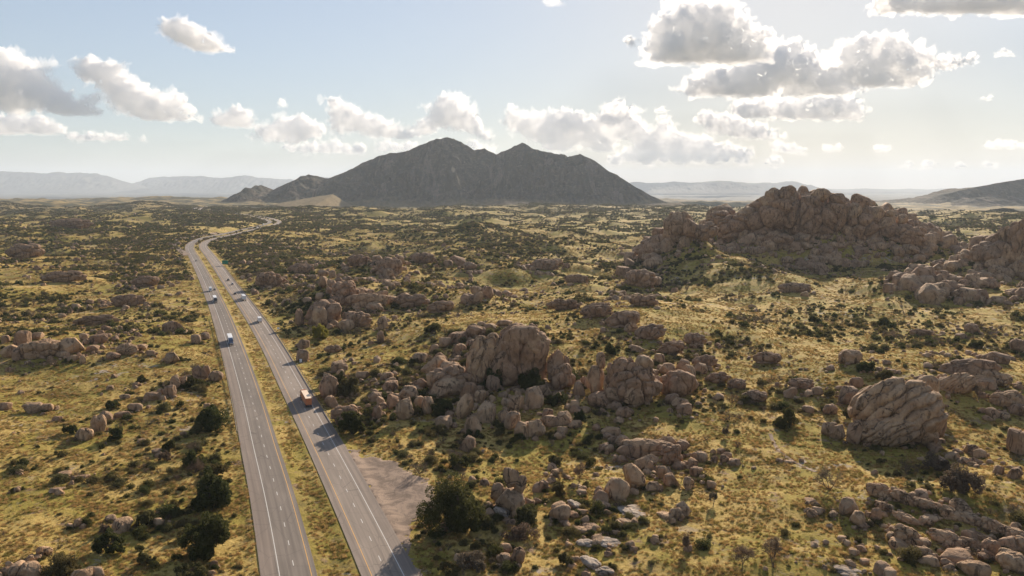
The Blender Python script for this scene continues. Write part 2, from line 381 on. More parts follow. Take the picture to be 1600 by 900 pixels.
MTN = [(300,327),(345,321),(375,309),(410,289),(430,296),(455,284),(485,273),(515,279),(545,268),(570,255),(600,243),(640,236),(665,226),(700,217),(722,224),(742,236),(757,233),(775,243),(800,232),(815,224),(835,234),(860,240),(885,247),(905,242),(925,250),(950,268),(985,288),(1015,305),(1050,320),(1090,326),(1130,330)]
def mountain(name, prof, D, wf, wb, nx, ny, gul, mat, base=-60, seed=0, eye=None):
    px = np.array([p[0] for p in prof], float); py = np.array([p[1] for p in prof], float)
    wx = (px - 800) / F * D; hz = CAMH - (py - 290) / F * D * 1.01
    xs = np.linspace(wx[0], wx[-1], nx); t = np.linspace(-1, 1, ny)
    X, T = np.meshgrid(xs, t)
    hh = np.maximum(np.interp(X, wx, hz), base)
    span = 1.0 + .0 * hh
    Y = D + np.where(T < 0, T * wf, T * wb)
    q = np.clip(1 - np.abs(T), 0, 1)
    prof_ = np.where(T < 0, .9 * q ** .95 + .1 * q ** 3, q ** 1.1)
    # spurs and gullies run down the slope
    warp = 120 * fbm(X / 500, Y / 500, 3, seed)
    sp_ = np.abs(fbm((X + warp) / 430, Y / 900, 5, seed + 3, .55)); rough = fbm(X / 130, Y / 130, 5, seed + 5, .55)
    rel = q * (1 - q) * 4
    Z = base + (hh - base) * prof_ * (1 + gul * rel * (sp_ * 2.2 - .55)) + (hh - base) * rough * .10 * (.25 + rel)
    Z = Z + (hh - base) * .02 * fbm(X / 45, Y / 45, 3, seed + 9)
    Z[0] = base - 30; Z[-1] = base - 30
    o = mesh_obj(name, np.stack([X, Y, Z], -1).reshape(-1, 3), grid_faces(ny, nx), [mat]); tag(o, kind='structure'); return o
mountain('mountain', MTN, 5350, 850, 1500, 900, 330, .95, MAT['mount'], seed=21)
mountain('hill', [(1330,345),(1395,333),(1425,320),(1465,304),(1510,294),(1550,286),(1600,279),(1660,272),(1720,292),(1800,318),(1900,340)], 6000, 500, 1500, 420, 200, .5, MAT['mount2'], seed=31)
mountain('foothill', [(620,333),(660,331),(740,322),(790,311),(830,316),(870,325),(930,330),(1000,318),(1060,316),(1130,330),(1200,336)], 4300, 420, 500, 320, 110, .25, MAT['mount'], seed=41, base=-60)
MAT['fan'] = m_mount((700, 800)); mountain('foothill', [(300,327),(360,325),(420,320),(465,312),(500,306),(522,303),(536,312),(560,324),(640,327)], 4560, 900, 500, 300, 120, .12, MAT['fan'], seed=47, base=-60)
MAT['farrock'] = plain('distant blue hills rock', (.13, .12, .10), .95, .05, 0, .001)
def rng(lo, hi, n, y0, y1, s):
    xs = np.linspace(lo, hi, n); t = (xs - lo) / (hi - lo); e = np.minimum(1, np.minimum(t, 1 - t) * 7)
    v = fbm(xs / 60, xs * 0, 4, s) * .5 + .5
    return [(float(a), float(y1 - (y1 - y0) * b * (.35 + .65 * c))) for a, b, c in zip(xs, e, v)]
mountain('mountains', rng(-260, 230, 60, 260, 294, 2), 31000, 3000, 3000, 500, 60, .3, MAT['farrock'], base=-180, seed=51)
mountain('mountains', rng(180, 620, 60, 270, 295, 7), 34000, 3000, 3000, 500, 60, .3, MAT['farrock'], base=-180, seed=52)
mountain('mountains', rng(930, 1290, 60, 278, 297, 9), 29000, 3000, 3000, 500, 60, .3, MAT['farrock'], base=-180, seed=53)
mountain('mountains', rng(1180, 1700, 60, 292, 301, 12), 36000, 3000, 3000, 500, 60, .3, MAT['farrock'], base=-180, seed=54)

# ------------------------------------------------------------------ roads
def ribbon(line, o0, o1, z, name, mat, i0=0, i1=None, nx=5, kind='structure', parent=None):
    p = line[i0:i1]; n = normals(line)[i0:i1]; s = np.concatenate([[0], np.cumsum(np.linalg.norm(np.diff(p, axis=0), axis=1))])
    os_ = np.linspace(o0, o1, nx); V = []; U = []
    for k in os_:
        q = p + n * k; V.append(np.concatenate([q, (z - DROP(q[:, 0], q[:, 1]))[:, None]], 1)); U.append(np.stack([np.full(len(q), k), s], 1))
    V = np.stack(V, 1); U = np.stack(U, 1)
    o = mesh_obj(name, V.reshape(-1, 3), grid_faces(len(p), nx)[:, ::-1], [mat], parent, True, U.reshape(-1, 2))
    if kind: tag(o, kind=kind)
    return o
ribbon(LLINE, -7.9, 1.3, 0.0, 'road', MAT['asphalt_dark'], nx=7); ribbon(LLINE, -11.7, -7.9, 0.0, 'road_shoulder', MAT['asphalt_old'], nx=4)
ribbon(RLINE, -.2, 7.5, 0.0, 'road', MAT['asphalt'], nx=7)
ribbon(RLINE, -2.4, -.2, 0.0, 'road_shoulder', MAT['asphalt_old'], nx=3); ribbon(RLINE, 7.5, 10.7, 0.0, 'road_shoulder', MAT['asphalt_old'], nx=3)
for L_, e in ((LLINE, -7.32), (RLINE, 7.32)):
    ribbon(L_, e - .09, e + .09, .006, 'road_marking_line', MAT['white'], nx=2)
    ribbon(L_, -.09, .09, .006, 'road_marking_line', MAT['yellow'], nx=2)
def dashes(line, off, name):
    s = np.concatenate([[0], np.cumsum(np.linalg.norm(np.diff(line, axis=0), axis=1))]); n = normals(line); V = []; Fc = []
    for a in np.arange(5, min(2200, s[-1] - 5), 12.19):
        q = np.linspace(a, a + 3.05, 2); P = np.stack([np.interp(q, s, line[:, 0]), np.interp(q, s, line[:, 1])], 1); Nn = np.stack([np.interp(q, s, n[:, 0]), np.interp(q, s, n[:, 1])], 1)
        b = len(V)
        for k in range(2):
            for w in (-.09, .09): V.append(tuple(P[k] + Nn[k] * (off + w)) + (.006,))
        Fc.append([b, b + 1, b + 3, b + 2])
    return tag(mesh_obj(name, V, Fc, [MAT['white']], smooth=False), kind='structure')
dashes(LLINE, -3.66, 'road_marking_dashes'); dashes(RLINE, 3.66, 'road_marking_dashes')
# ramp on the far left, and its link road
m = M('pale dirt'); c = m.mix(m.ramp(m.noise(m.geo, .16, 6, .7, .8), .38, .62), (.18, .132, .10), (.34, .25, .185))
c = m.mix(m.ramp(m.noise(m.geo, .7, 5, .7, .5, (1, .3, 1)), .54, .68, 0, .55), c, (.11, .085, .07)); MAT['dirt'] = m.out(c, .95, m.noise(m.geo, 3, 4), .4, .3)
rp = smooth_line(flat(*np.array([(292,399),(284,392),(275,386),(266,380),(270,376.5),(285,373.5),(300,371),(322,367.5),(345,364)]).T), step=8)
_z = H(rp[:, 0], rp[:, 1])
def drape(line, w, name, mat, lift=.5, nx=4):
    n = normals(line); V = []
    for k in np.linspace(-w / 2, w / 2, nx):
        q = line + n * k; V.append(np.concatenate([q, (H(q[:, 0], q[:, 1]) + lift)[:, None]], 1))
    return tag(mesh_obj(name, np.stack(V, 1).reshape(-1, 3), grid_faces(len(line), nx)[:, ::-1], [mat]), kind='structure')
drape(rp, 9, 'ramp_road', MAT['dirt'])
drape(smooth_line(flat(*np.array([(1203,686),(1206,694),(1211,704),(1214,713),(1228,721),(1240,731),(1256,739),(1275,748)], float).T), step=2), 1.3, 'path', MAT['dirt'], .12)
# dirt pull-off
from mathutils.geometry import tessellate_polygon
poly = [(531,688),(545,698),(560,705),(585,712),(615,722),(645,738),(668,755),(684,772),(676,792),(655,803),(643,822),(640,848),(650,875),(662,905),(640,905),(622,858),(600,818),(580,780),(556,735)]
pw = flat(*np.array(poly, float).T)
PULL = pw
def in_poly(x, y, p):
    x = np.asarray(x, float); y = np.asarray(y, float); ins = np.zeros(x.shape, bool); j = len(p) - 1
    for i in range(len(p)):
        c = ((p[i][1] > y) != (p[j][1] > y)) & (x < (p[j][0] - p[i][0]) * (y - p[i][1]) / (p[j][1] - p[i][1] + 1e-9) + p[i][0]); ins ^= c; j = i
    return ins
x0, y0 = pw.min(0) - 3; x1, y1 = pw.max(0) + 3
nx_, ny_ = int((x1 - x0) / .6), int((y1 - y0) / .6); X, Y = np.meshgrid(np.linspace(x0, x1, nx_), np.linspace(y0, y1, ny_))
wig = 7.0; ins = in_poly(X + wig * fbm(X / 9, Y / 9, 5, 3, .65), Y + wig * fbm(X / 9, Y / 9, 5, 5, .65), pw)
rdl = seg_dist(X, Y, RLINE[::3]); 
Z = np.where(ins, H(X, Y) + .14, H(X, Y) - .6)
# keep it below the asphalt, whose surface is at zero
Z = np.where(road_dist(X, Y) < 6.6, np.minimum(Z, -.02), Z)
tag(mesh_obj('dirt_pulloff', np.stack([X, Y, Z], -1).reshape(-1, 3), grid_faces(ny_, nx_), [MAT['dirt']]), kind='structure')

# ------------------------------------------------------------------ boulders
def ico(sub):
    bm = bmesh.new(); bmesh.ops.create_icosphere(bm, subdivisions=sub, radius=1.0)
    V = np.array([v.co[:] for v in bm.verts]); Fc = np.array([[v.index for v in f.verts] for f in bm.faces]); bm.free(); return V, Fc
IV, IF = ico(5); IV4, IF4 = ico(4); IV3, IF3 = ico(3)
def rock_shape(V, seed, block=.5, cuts=6, lump=.16, crack=.06, flatb=False):
    r = np.random.default_rng(seed); P = V.copy()
    e = 2 + 1.6 * block; n = (np.abs(P) ** e).sum(1) ** (1 / e); P = P / n[:, None]
    P = P * (1 + lump * 1.3 * fbm3(P * 1.1, 2, seed * .37))[:, None]
    for k in range(cuts + 3):                                     # broken faces with worn edges
        d = r.normal(size=3); d[2] *= .7; d /= np.linalg.norm(d); c = r.uniform(.55, .9); h = P @ d; ex = np.maximum(h - c, 0)
        P = P - (ex * r.uniform(.8, .97))[:, None] * d
    l = np.linalg.norm(P, axis=1)[:, None]; N = P / l
    for k in range(3):                                            # joints that split the mass
        d = r.normal(size=3); d[2] *= .45; d /= np.linalg.norm(d)
        t = P @ d - r.uniform(-.45, .45) + .10 * fbm3(P * 1.8, 3, seed + k * 5); P = P * (1 - crack * 1.5 * np.exp(-(t / .035) ** 2) * (1 if k < 2 else .6))[:, None]
    P = P * (1 + .05 * fbm3(N * 3, 3, seed + 2, .6) + .022 * fbm3(N * 9, 3, seed + 3, .6))[:, None]
    P /= np.abs(P).max(0)[None, :]
    return P
def layered(V, seed):
    P = V * (1 + .22 * fbm3(V * 1.1, 3, seed))[:, None]; P = P / np.abs(P).max(0)[None, :]
    w = .26 * fbm3(P * 1.3, 3, seed)
    l = P @ np.array([-.62, .25, .74]) + w; ph = l * 3.4 + .3; st = np.abs((ph % 1) - .5) * 2; N = P / np.linalg.norm(P, axis=1)[:, None]
    step = (np.floor(ph) * 2.399) % 1.0                          # each sheet stands a little prouder or lower than the next
    P = P * (1 - .15 * np.exp(-((1 - st) / .2) ** 2) + .07 * (step - .5))[:, None]
    m_ = np.abs(P @ np.array([.8, .1, -.5]) * 2.3 + 3 * w) % 1; P = P * (1 - .06 * np.exp(-((m_ - .5) / .06) ** 2))[:, None]
    return P
IV6, IF6 = ico(6)
def massif(V, seed, n=18, block=.5, depth=.16, tall=1.0):
    """a joined mass of granite blocks: every block a swelling of its own, deep joints between"""
    r = np.random.default_rng(seed); e = 2 + 1.4 * block; P = V / ((np.abs(V) ** e).sum(1) ** (1 / e))[:, None]
    P = P * (1 + .28 * fbm3(P * 1.2, 2, seed * .31))[:, None]
    S = r.normal(size=(n, 3)); S /= np.linalg.norm(S, axis=1)[:, None]; S *= r.uniform(.75, 1.15, n)[:, None]
    Q = P + .13 * np.stack([fbm3(P * 2.2, 3, seed + k) for k in (1, 2, 3)], 1)
    d = np.sqrt((((Q[:, None, :] - S[None]) * np.array([1.25, 1.25, .85 / tall])) ** 2).sum(2)); i1 = d.argmin(1); ds = np.sort(d, 1)[:, :2]; ee = ds[:, 1] - ds[:, 0]
    off = r.uniform(-.5, .5, n)[i1]
    P = P * (1 + depth * (off + .55 * np.clip(1 - (ds[:, 0] / .55) ** 2, -1, 1)) - depth * 1.1 * np.exp(-ee / .045))[:, None]
    d2 = r.normal(size=(n * 3, 3)); d2 /= np.linalg.norm(d2, axis=1)[:, None]; dd = np.sort(np.sqrt(((Q[:, None, :] * 1.0 - d2[None]) ** 2).sum(2)), 1); e2 = dd[:, 1] - dd[:, 0]
    P = P * (1 - .035 * np.exp(-e2 / .02) + .03 * fbm3(P * 4, 4, seed + 7, .6))[:, None]
    return P / np.abs(P).max(0)[None, :]
ROCKS = {}
def rock_mesh(key, V, Fc, mat):
    o = mesh_obj('boulder', V, Fc, [mat], link=False); ROCKS[key] = o.data; bpy.data.objects.remove(o)
for i in range(9): rock_mesh(('round', i), rock_shape(IV, 100 + i, .15 + .1 * (i % 3), 4, .14, .05), IF, MAT['rock'] if i % 3 else MAT['rockr'])
for i in range(8): rock_mesh(('block', i), rock_shape(IV, 200 + i, .75, 7, .12, .07) if i % 2 else massif(IV, 230 + i, 6, .6, .10), IF, MAT['rock'] if i % 3 else MAT['rockr'])
for i in range(3): rock_mesh(('layer', i), layered(IV6, 300 + i), IF6, MAT['rock'])
for i in range(6): rock_mesh(('mass', i), massif(IV6, 620 + i, (16, 26, 12)[i % 3], .5, .17, (1, 1.3)[i % 2]), IF6, MAT['rock'] if i % 2 else MAT['rockr'])
for i in range(4): rock_mesh(('massr', i), massif(IV6, 640 + i, (26, 34)[i % 2], .35, .24, (1, 1.3)[i % 2]), IF6, MAT['rockr'])
for i in range(4): rock_mesh(('ledge', i), massif(IV6, 660 + i, 22, .3, .2), IF6, MAT['rock'])
for i in range(4): rock_mesh(('slab', i), massif(IV, 400 + i, 14, .3, .2), IF, MAT['rockp'])
for i in range(3): rock_mesh(('red', i), rock_shape(IV, 500 + i, .4, 6, .2, .07), IF, MAT['rockr'])

# zone, default shape, [(x, y, w, h, tilt, shape, base_y)]
ZONES = [
 ('big central boulder pile', 'beside the highway', 'round', [
  (755,560,52,86,-14,'mass',604),(812,558,100,98,0,'mass',604),(784,566,60,78,-4,'mass',603),(700,594,70,44,10,'mass',614),(876,590,44,44,0,'mass',610),(745,585,40,44,-10,'mass',606),(838,537,44,34,18,'round',604),(812,524,62,30,6,'round',604),(868,574,26,54,3,'block',604),(884,576,13,42,0,'block',600),
  (687,557,24,26,40,'round',578),(677,575,46,24,35,'round',590),(705,580,34,32,0,'round',598),(679,596,26,34,35,'round',612),(697,607,54,32,12,'round',620),(732,611,30,28,10,'round',624),(637,616,32,26,0),(634,640,30,38,0,'block'),(726,637,24,42,-28),(752,620,20,22,0),
  (761,645,30,38,-15),(695,661,28,22,8,'block'),(738,666,27,32,10),(731,694,25,28,-8),(798,592,28,24,0,'round',606),(807,630,26,27,0,'block'),(834,622,30,38,0),(787,650,20,19,-20),(802,657,26,31,-25),(815,672,22,28,0),(836,670,30,30,15),
  (897,632,16,16,0),(881,654,24,24,20),(879,674,18,15,0),(936,625,35,25,0),(962,635,21,15,0,'block'),(974,645,24,19,25,'block'),(940,643,10,11,0),
  (660,560,20,18,0),(660,600,16,18,0),(655,630,16,22,0),(614,628,18,26,0,'block'),(668,634,18,30,0,'block'),(770,600,22,26,0),(850,612,22,22,0),(872,622,18,20,0),(905,608,18,26,0),(915,640,14,12,0),(856,646,18,16,0),(700,640,22,16,0)]),
 ('split rock tower', 'right of the big central pile', 'block', [
  (929,592,28,44,0,'round',616),(937,563,15,26,0,'block',616),(973,588,52,56,0,'mass',626),(990,600,84,60,0,'mass',632),(1060,600,60,50,0,'mass',622),(992,550,27,15,-4,'round',626),(1006,568,28,24,-10,'round',626),(1008,588,25,30,0,'block',626),(988,619,32,34,20,'block',638),(1008,612,26,46,0,'block',632),(957,617,30,24,0,'round',630),(950,590,14,38,0,'block',622),
  (1041,562,28,21,0,'round',590),(1066,562,25,30,0,'round',590),(1076,590,23,40,0,'block',610),(1053,583,24,22,0,'round',604),(1050,624,21,19,0),(1065,621,30,18,-10,'round',640),(1069,639,23,20,0),(1030,596,16,18,0),(1095,576,20,18,0,'round'),(1030,560,16,16,0,'round')]),
 ('tumbled boulder cluster', 'below the split rock tower', 'round', [
  (955,674,31,14,0,'round',682),(963,688,22,14,0),(1044,679,26,18,0,'round',700),(987,705,46,24,8,'red'),(1006,712,46,20,28,'round',734),(1048,711,36,38,-12,'mass'),(1010,700,80,30,0,'mass'),(990,744,30,46,28,'round',764),(963,765,39,39,0),(1015,730,16,20,0),(1092,714,25,18,-8),(1064,697,26,20,0,'red'),(1132,717,14,14,0),(1151,721,11,9,0),
  (1126,705,16,10,0),(1048,750,24,22,0),(1076,756,17,22,0),(1066,796,22,24,20),(1110,757,17,14,0),(1088,737,22,16,0),(972,690,22,22,0),(945,700,14,14,0),(1028,692,30,12,20),(1032,738,18,22,0),(1020,760,22,18,0),(950,681,16,12,0)]),
 ('balanced boulder stack', 'right of the big round oak', 'round', [
  (797,746,28,32,-10,'block',800),(796,783,48,38,-6,'round',804),(812,757,19,30,-18,'round',800),(777,771,26,32,10,'round',796),(786,800,30,18,-20,'slab'),(849,760,19,20,0,'block'),(786,873,23,18,0),(810,869,24,28,-12,'block'),(788,857,24,15,0),(730,873,21,16,0),(840,783,14,10,0),(802,815,34,9,0,'slab')]),
 ('great ribbed rock', 'on the right side', 'block', [
  (1398,643,134,108,10,'layer',694),(1450,660,46,70,0,'mass',694),(1447,608,38,46,-30,'round',640),(1385,672,88,52,14,'layer',698),(1334,672,22,42,-6,'block',694),(1440,677,44,40,0,'block',698),(1408,679,28,32,20,'block',696),(1454,650,23,22,0,'round',664),(1423,656,26,20,30,'round',676),(1372,605,28,14,16,'round',620),(1420,617,64,26,6,'round',640),(1355,624,56,24,36,'layer',650),
  (1296,671,24,26,0),(1309,676,26,26,0),(1327,619,31,30,0,'round'),(1337,598,21,18,0,'round'),(1297,640,21,18,0),(1277,612,21,15,0,'round'),(1236,615,23,18,20),(1476,600,25,24,0,'round'),(1404,692,14,14,20),(1416,690,9,18,0),(1455,697,14,12,0),(1262,640,18,12,0)]),
 ('rock ridge', 'at the right edge above the ribbed rock', 'layer', [
  (1515,576,84,36,8,'mass'),(1496,600,50,34,20,'layer'),(1572,624,50,28,8,'mass'),(1545,590,60,24,0,'ledge'),(1592,641,28,20,0,'red'),(1590,692,32,44,0,'red'),(1328,558,33,24,0,'block'),(1517,513,23,16,0,'block'),(1500,525,19,10,0,'round'),(1560,560,30,20,0,'block'),(1540,600,30,18,0,'round'),(1590,540,24,22,0,'block'),(1550,645,24,16,0,'red'),(1585,740,22,20,0,'red'),(1560,735,16,16,0,'red')]),
 ('long sloping granite ridge', 'in the lower right corner', 'layer', [
  (1375,768,46,24,-6,'ledge'),(1412,778,44,20,-24,'ledge'),(1450,790,46,18,-10,'ledge'),(1484,802,40,20,-22,'ledge'),(1520,812,44,18,-12,'ledge'),(1556,826,46,24,-20,'ledge'),(1592,838,44,22,-12,'ledge'),(1420,812,50,14,-16,'ledge'),(1530,838,36,12,-10,'ledge'),(1327,793,31,30,0,'round'),(1338,811,25,26,0,'round'),(1368,805,17,26,0,'round'),(1278,799,21,13,0,'round'),(1418,840,50,30,-30,'ledge'),(1520,889,48,26,0,'round'),(1580,878,44,32,0,'block'),(1548,856,28,30,0,'block'),(1480,842,60,22,-10,'ledge'),(1327,894,48,12,-6,'slab'),
  (1458,810,28,12,-10,'slab'),(1382,792,30,14,-14,'ledge'),(1500,865,30,18,0,'ledge'),(1445,866,40,20,-10,'ledge'),(1350,822,16,12,0),(1480,880,20,14,0,'round'),(1595,850,20,22,0,'block'),(1520,850,40,16,-10,'ledge'),(1535,870,20,14,0,'round')]),
 ('row of round boulders', 'on the far left', 'round', [
  (36,529,24,27,-10),(60,526,17,13,0),(18,549,27,20,15),(64,546,60,30,0,'mass'),(82,539,34,18,-14),(114,542,36,28,0),(33,553,26,20,20),(131,527,13,13,0),(153,530,28,16,0,'red'),(199,546,30,20,0,'layer'),(221,543,19,11,0),(178,556,21,13,0,'red'),(270,560,22,19,0),(305,530,17,17,0),(320,525,16,13,0),(270,511,32,19,8),(8,530,14,14,0),(98,555,20,12,0),(145,545,20,12,0),(235,552,14,10,0)]),
 ('split boulder pair', 'beside the left shoulder of the highway', 'round', [
  (312,583,22,24,10,'round'),(322,580,13,20,0,'round'),(337,588,22,18,0,'round'),(275,598,16,26,0,'block'),(286,598,16,19,0,'block'),(266,612,19,22,0),(260,600,10,9,0),(238,620,26,15,0,'red'),(252,612,14,10,0),(299,590,12,10,0)]),
 ('low stone row', 'on the left slope', 'round', [
  (155,663,22,30,0,'block'),(169,653,15,16,0,'block'),(190,648,28,11,0),(211,637,22,14,0),(132,679,26,22,0),(130,563,10,15,0),(50,638,32,18,0),(73,637,19,15,0),(8,635,22,13,0),(115,560,18,10,0),(90,655,16,10,0),(195,620,16,8,0),(213,601,10,7,0)]),
 ('small rocks', 'in the lower left grass', 'round', [
  (31,737,11,9,0),(26,765,10,9,0),(123,817,15,15,0),(62,863,13,19,0,'block'),(48,875,15,15,0),(45,892,36,26,0),(196,823,15,15,0),(255,798,21,10,0),(247,816,15,13,0),(10,893,22,15,0),(174,812,6,6,0),(140,898,14,10,0),(335,880,12,16,30,'slab'),(330,895,18,10,0,'slab'),(100,741,24,10,10,'slab'),(130,745,22,8,10,'slab'),(90,765,24,8,14,'slab'),(245,705,20,10,0,'slab')]),
 ('rocky knoll', 'with two round capstones beyond the trucks', 'block', [
  (506,427,16,12,0,'round',440),(519,428,12,13,0,'round',440),(505,440,14,18,0,'block',452),(519,446,16,22,0,'block',458),(515,456,11,16,0),(539,456,44,34,0,'mass'),(575,470,60,26,0,'mass'),(508,490,56,40,0,'mass'),(530,438,10,12,0),(561,458,26,16,0),(580,462,16,19,0),(596,464,24,20,0),(551,470,26,17,0),(527,471,28,15,0),(500,464,13,13,0),(468,497,14,30,0),(501,496,24,34,0),(547,497,28,22,0,'round'),(540,509,26,18,0,'round'),(586,481,26,15,0),
  (418,435,26,17,0,'round'),(439,437,15,10,0,'round'),(480,470,14,12,0),(615,470,18,14,0),(632,464,16,14,0),(650,468,16,12,0),(599,505,17,24,0),(594,527,13,22,0)]),
 ('small double outcrop', 'in the middle of the plain', 'block', [
  (745,456,22,18,0),(748,467,16,22,0),(731,468,26,19,0),(761,457,19,21,0),(588,406,18,15,0),(608,418,44,30,0,'mass'),(608,428,18,16,0),(715,409,24,19,0),(625,408,18,16,0),(735,416,20,14,0),(700,412,14,12,0)]),
 ('roadside rocks', 'right of the orange trailer', 'block', [
  (475,538,19,15,0,'red'),(473,556,19,20,0,'round'),(530,573,26,19,0,'round'),(533,586,15,17,0),(511,594,18,24,0),(567,587,22,13,0),(657,560,22,17,0,'round'),(714,528,30,19,0,'red'),(742,519,32,20,0,'red'),(718,546,22,18,0,'red'),(696,536,20,17,0,'red'),(788,505,26,11,0,'red'),(508,606,15,34,0),(518,628,21,20,0,'red'),(540,650,50,34,0,'mass'),(515,605,30,44,0,'mass'),(590,645,17,24,0),(588,620,24,16,0,'round'),(554,641,24,12,0),(537,660,15,18,0),(607,617,17,11,0),(610,604,24,19,0,'red'),(575,640,14,18,0),(740,538,24,16,0),(765,512,22,14,0),(680,545,16,14,0)]),
 ('high boulder hill', 'on the right skyline', 'round', [
  (1205,342,96,66,10,'massr',372),(1150,354,60,38,14,'massr',376),(1250,342,60,60,-6,'massr',374),(1292,342,60,56,0,'massr',374),(1345,350,60,50,-10,'massr',376),(1405,366,70,32,-14,'massr',384),(1222,312,44,34,24,'massr',372),(1180,332,40,34,30,'round',372),(1330,330,24,26,-14,'round',374),(1368,334,22,22,0,'round',376),(1258,318,22,26,12,'block',372),(1228,300,24,20,10,'block',372),(1205,308,24,26,30,'block',372),(1165,340,30,30,34,'block',374),(1122,345,40,30,24,'massr',378),(1100,362,40,30,20,'massr',384),(1385,350,26,22,0,'round',378),(1425,362,20,16,0,'round',384),(1310,322,20,22,0,'round',372),(1215,376,50,20,0,'massr',392),(1229,311,40,30,-14,'round',372),(1196,318,30,26,20,'round',372),(1278,304,28,19,0,'round',372),(1266,316,26,22,0,'block',372),(1305,311,24,17,0,'round',372),(1341,316,27,26,0,'block',372),(1354,336,27,34,0,'block',376),(1388,334,15,13,0,'round',374),(1408,344,16,15,0,'round',378),(1341,368,24,17,0),(1374,361,20,28,0),(1403,368,22,24,0),(1300,335,26,26,0),(1320,350,22,20,0),(1290,355,24,24,0),(1270,340,24,26,0),
  (1255,362,26,22,0),(1180,350,28,28,0,'block'),(1150,348,24,20,0),(1240,385,24,16,0),(1300,385,20,16,0),(1345,392,20,16,0),(1127,334,46,28,14,'block',356),(1160,366,24,18,0),(1200,385,24,18,0),(1420,350,16,16,0),(1440,362,16,14,0),(1375,385,18,14,0),(1425,385,16,14,0),(1279,420,36,19,0,'red'),(1455,378,14,14,0),(1380,342,18,18,0),(1325,325,18,16,0,'round',372)]),
 ('rock spires', 'on the slope left of the boulder hill', 'block', [
  (1060,352,44,44,14,'mass',382),(1022,384,60,34,18,'mass',400),(1050,356,26,30,14,'block',386),(1078,356,22,26,-8,'block',386),(1034,368,28,28,20,'block'),(1018,380,26,24,20,'block'),(1000,392,24,20,14,'block'),(1045,384,26,22,0),(1070,378,22,18,0),(985,402,20,16,0),(1015,402,24,16,0),(1010,435,26,22,0,'red'),(975,425,24,18,0,'red'),(845,412,22,16,0,'red'),(870,410,18,12,0,'red'),(1025,440,16,16,0)]),
 ('tall outcrop', 'cut by the right edge of the view', 'block', [
  (1592,374,40,60,6,'mass',412),(1550,395,60,44,0,'mass',416),(1566,372,20,36,0,'block',404),(1578,398,36,36,0),(1548,380,20,30,0,'block',408),(1530,398,24,26,0),(1510,404,22,18,0),(1550,412,24,22,0),(1595,420,24,26,0),(1570,428,24,18,0),(1420,440,28,18,0,'red'),(1450,436,26,18,0,'red'),(1480,446,24,16,0,'red'),(1398,432,22,16,0,'red'),(1530,460,26,16,0,'red'),(1500,462,20,14,0,'red'),(1560,470,24,14,0,'red')]),
 ('scattered dark crags', 'on the rolling plain', 'massr', [
  (420,438,40,26,0),(640,470,60,24,0),(690,480,44,20,6),(560,500,40,26,0),(880,476,50,20,0),(930,486,50,24,8),(975,500,56,28,10),(1015,520,50,26,14),(1050,545,44,24,16),(1100,566,40,22,14),(1005,470,44,20,0),(1085,530,34,20,0),(1120,590,36,20,10),(1150,600,30,16,0),(850,414,44,18,0),
  (900,436,40,14,0),(1000,436,50,30,0),(560,408,36,20,0),(660,404,40,18,0),(40,392,50,26,0),(110,350,60,16,0),(100,432,60,20,0),(200,470,50,20,0),(150,500,60,18,0),(230,440,40,18,0),(1240,450,50,16,0),(1200,560,44,20,0),(1180,620,40,20,0),(1250,600,40,18,0),(1440,520,34,12,0),(470,420,40,16,0),(520,545,26,14,0)]),
 ('pale granite sheets', 'in the grass near the bottom', 'slab', [
  (900,790,30,14,-30),(893,804,24,12,-20),(910,800,20,10,-20),(922,824,34,10,6),(905,828,24,10,30),(950,848,42,12,-6),(915,848,30,12,0),(925,880,40,18,-24),(945,893,30,14,0),(1000,802,70,10,-10),(1040,806,30,9,0),(975,815,24,9,0),(1265,782,22,8,0),(1235,722,20,6,0),(880,815,20,9,0),(960,832,18,8,0,'round'),(1024,845,16,10,0,'round'),(990,858,14,9,0,'round')]),
]
rx_, ry_ = [], []; HR = []
for zi, (zn, where, dsh, lst) in enumerate(ZONES):
    for e in lst:
        x, y, w, h, tl = e[:5]; shp = e[5] if len(e) > 5 else dsh; by = e[6] if len(e) > 6 else y + h / 2 * .86
        HR.append([zi, x, y, w, h, tl, shp, by])
_ar = sorted((r[3] * r[4] for r in HR), reverse=True); AMIN = _ar[min(302, len(_ar) - 1)]; EXTRA = []
hp = hit([r[1] for r in HR], [r[7] for r in HR], 3000)
size_w = {'massr': 'massive reddish', 'mass': 'massive jointed', 'ledge': 'low broken', 'round': 'rounded', 'block': 'blocky', 'layer': 'ribbed', 'slab': 'flat pale', 'red': 'reddish'}
zlist = {}; ROCKPOS = []; BOD = []
